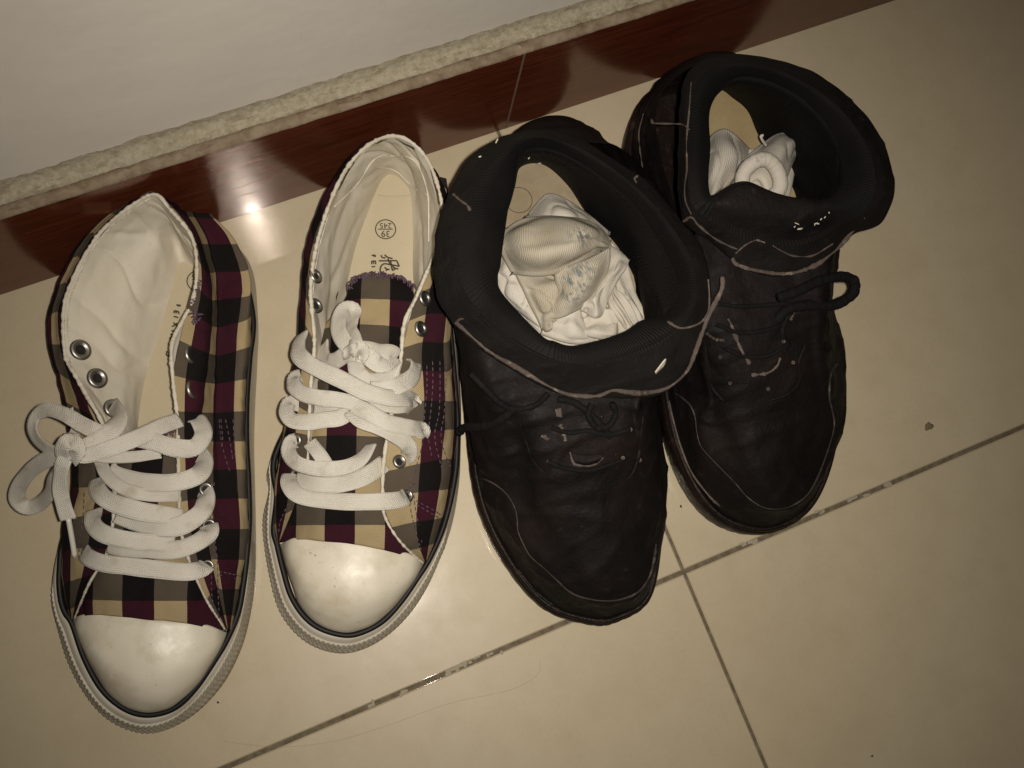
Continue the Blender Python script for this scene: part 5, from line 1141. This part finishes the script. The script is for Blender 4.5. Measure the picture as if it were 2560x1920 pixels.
# outer body of the roll below its rim
G = []
for (k, dz) in ((1.05, 0.0), (1.16, -.006), (1.2, -.014), (1.15, -.03)):
    G.append([cen + (p - cen) * k + np.array([0, 0, dz]) for p in resample(cc, 80, True)])
G = cr(np.array(G), 16); b = len(K2.v); K2.v += list(G.reshape(-1, 3)); fs = grid_faces(16, 80, True)
K2.f += [tuple(i + b for i in f) for f in fs]; K2.mi += [2] * len(fs); K2.u += [(0, 0)] * (16 * 80)
geo = tube(None, F([(905, 575, 80), (885, 545, 84), (878, 525, 86), (890, 520, 86)]), .0008, None, None, n=24, seg=6)
b = len(K2.v); K2.v += list(geo[0]); K2.f += [tuple(i + b for i in f) for f in geo[1]]; K2.u += geo[2]; K2.mi += [2] * len(geo[1])
o = K2.build(); prop(o, 'white sock rolled into a ring inside the rightmost black boot', 'sock', 'socks left in the boots')
for t in ('sock', 'sock.001'):
    ob = bpy.data.objects[t]; org = np.array([v.co for v in ob.data.vertices]).mean(0); org[2] = .034
    ob.data.transform(Matrix.Translation(Vector(-org))); ob.location = Vector(org)

# ================================================================== small things on the floor
def blob_on_floor(name, px, py, r, mat, seed):
    c = P(px, py, 0); v = [c + np.array([0, 0, .0009])]; n = 26; rr = random.Random(seed)
    ph = [rr.uniform(0, 6.3) for _ in range(4)]
    for (k, z) in ((.55, .0008), (.85, .0005), (1.0, .0001)):
        for q in range(n):
            t = 2 * math.pi * q / n; w = 1 + .16 * math.sin(2 * t + ph[0]) + .12 * math.sin(3 * t + ph[1]) + .10 * math.sin(5 * t + ph[2])
            v.append(c + np.array([math.cos(t) * r * k * w, math.sin(t) * r * k * w, z]))
    f = [(0, 1 + i, 1 + (i + 1) % n) for i in range(n)] + [(1 + a * n + i, 1 + (a + 1) * n + i, 1 + (a + 1) * n + (i + 1) % n, 1 + a * n + (i + 1) % n) for a in range(2) for i in range(n)]
    return mesh_obj(name, v, f, mat, None)
mud = mat_simple('dried_mud', (.13, .095, .055), .95, c2=(.20, .15, .09), nsc=900)
def settle(o):
    me = o.data; org = np.array([v.co for v in me.vertices]).mean(0); org[2] = 0
    me.transform(Matrix.Translation(Vector(-org))); o.location = Vector(org)
settle(prop(blob_on_floor('mud_speck', 2322, 1066, .0026, mud, 3), 'brown dried mud speck on the tiles right of the boots', 'speck'))
settle(prop(blob_on_floor('crumb', 545, 1756, .0006, MT['print_'], 5), 'tiny dark crumb on the tile beside the leftmost sneaker toe', 'crumb'))
settle(prop(blob_on_floor('crumb', 1702, 1266, .0007, MT['print_'], 6), 'tiny grey crumb on the tile between the two boot toes', 'crumb'))
settle(prop(blob_on_floor('crumb', 2180, 1890, .0006, MT['print_'], 8), 'tiny dark crumb on the tile at the bottom right', 'crumb'))
hairm = mat_simple('brown_hair', (.31, .24, .15), .5)
Z9 = frame_(560, 1200, .45208)
settle(prop(tube('hair_strand', L(Z9, [(1750, 1000, .4), (1745, 1060, .4), (1690, 1110, .4), (1600, 1155, .4), (1480, 1185, .4), (1340, 1212, .4), (1200, 1250, .4), (1050, 1305, .4), (860, 1372, .4), (650, 1435, .4), (450, 1468, .4), (250, 1475, .4), (0, 1445, .4)]), .00007, hairm, None, n=160, seg=5), 'long thin brown hair lying curved across the floor tiles below the shoes', 'hair'))
J = Join(); rr = random.Random(12)  # pale flecks stand in for the flash's whitish glare on the tile
for k in range(40):
    a = P(1040 + rr.gauss(0, 50), 1490 + rr.gauss(0, 60), .1); r_ = rr.uniform(.00012, .0003)
    J.add(box_geo(a[0] - r_, a[0] + r_, a[1] - r_ * .6, a[1] + r_ * .6, .00002, .0001 + k * 2e-6, .00004))
prop(J.build('glare_flecks', mat_simple('pale_glare', (.62, .58, .52), .9), flo, smooth=False), kind='stuff')
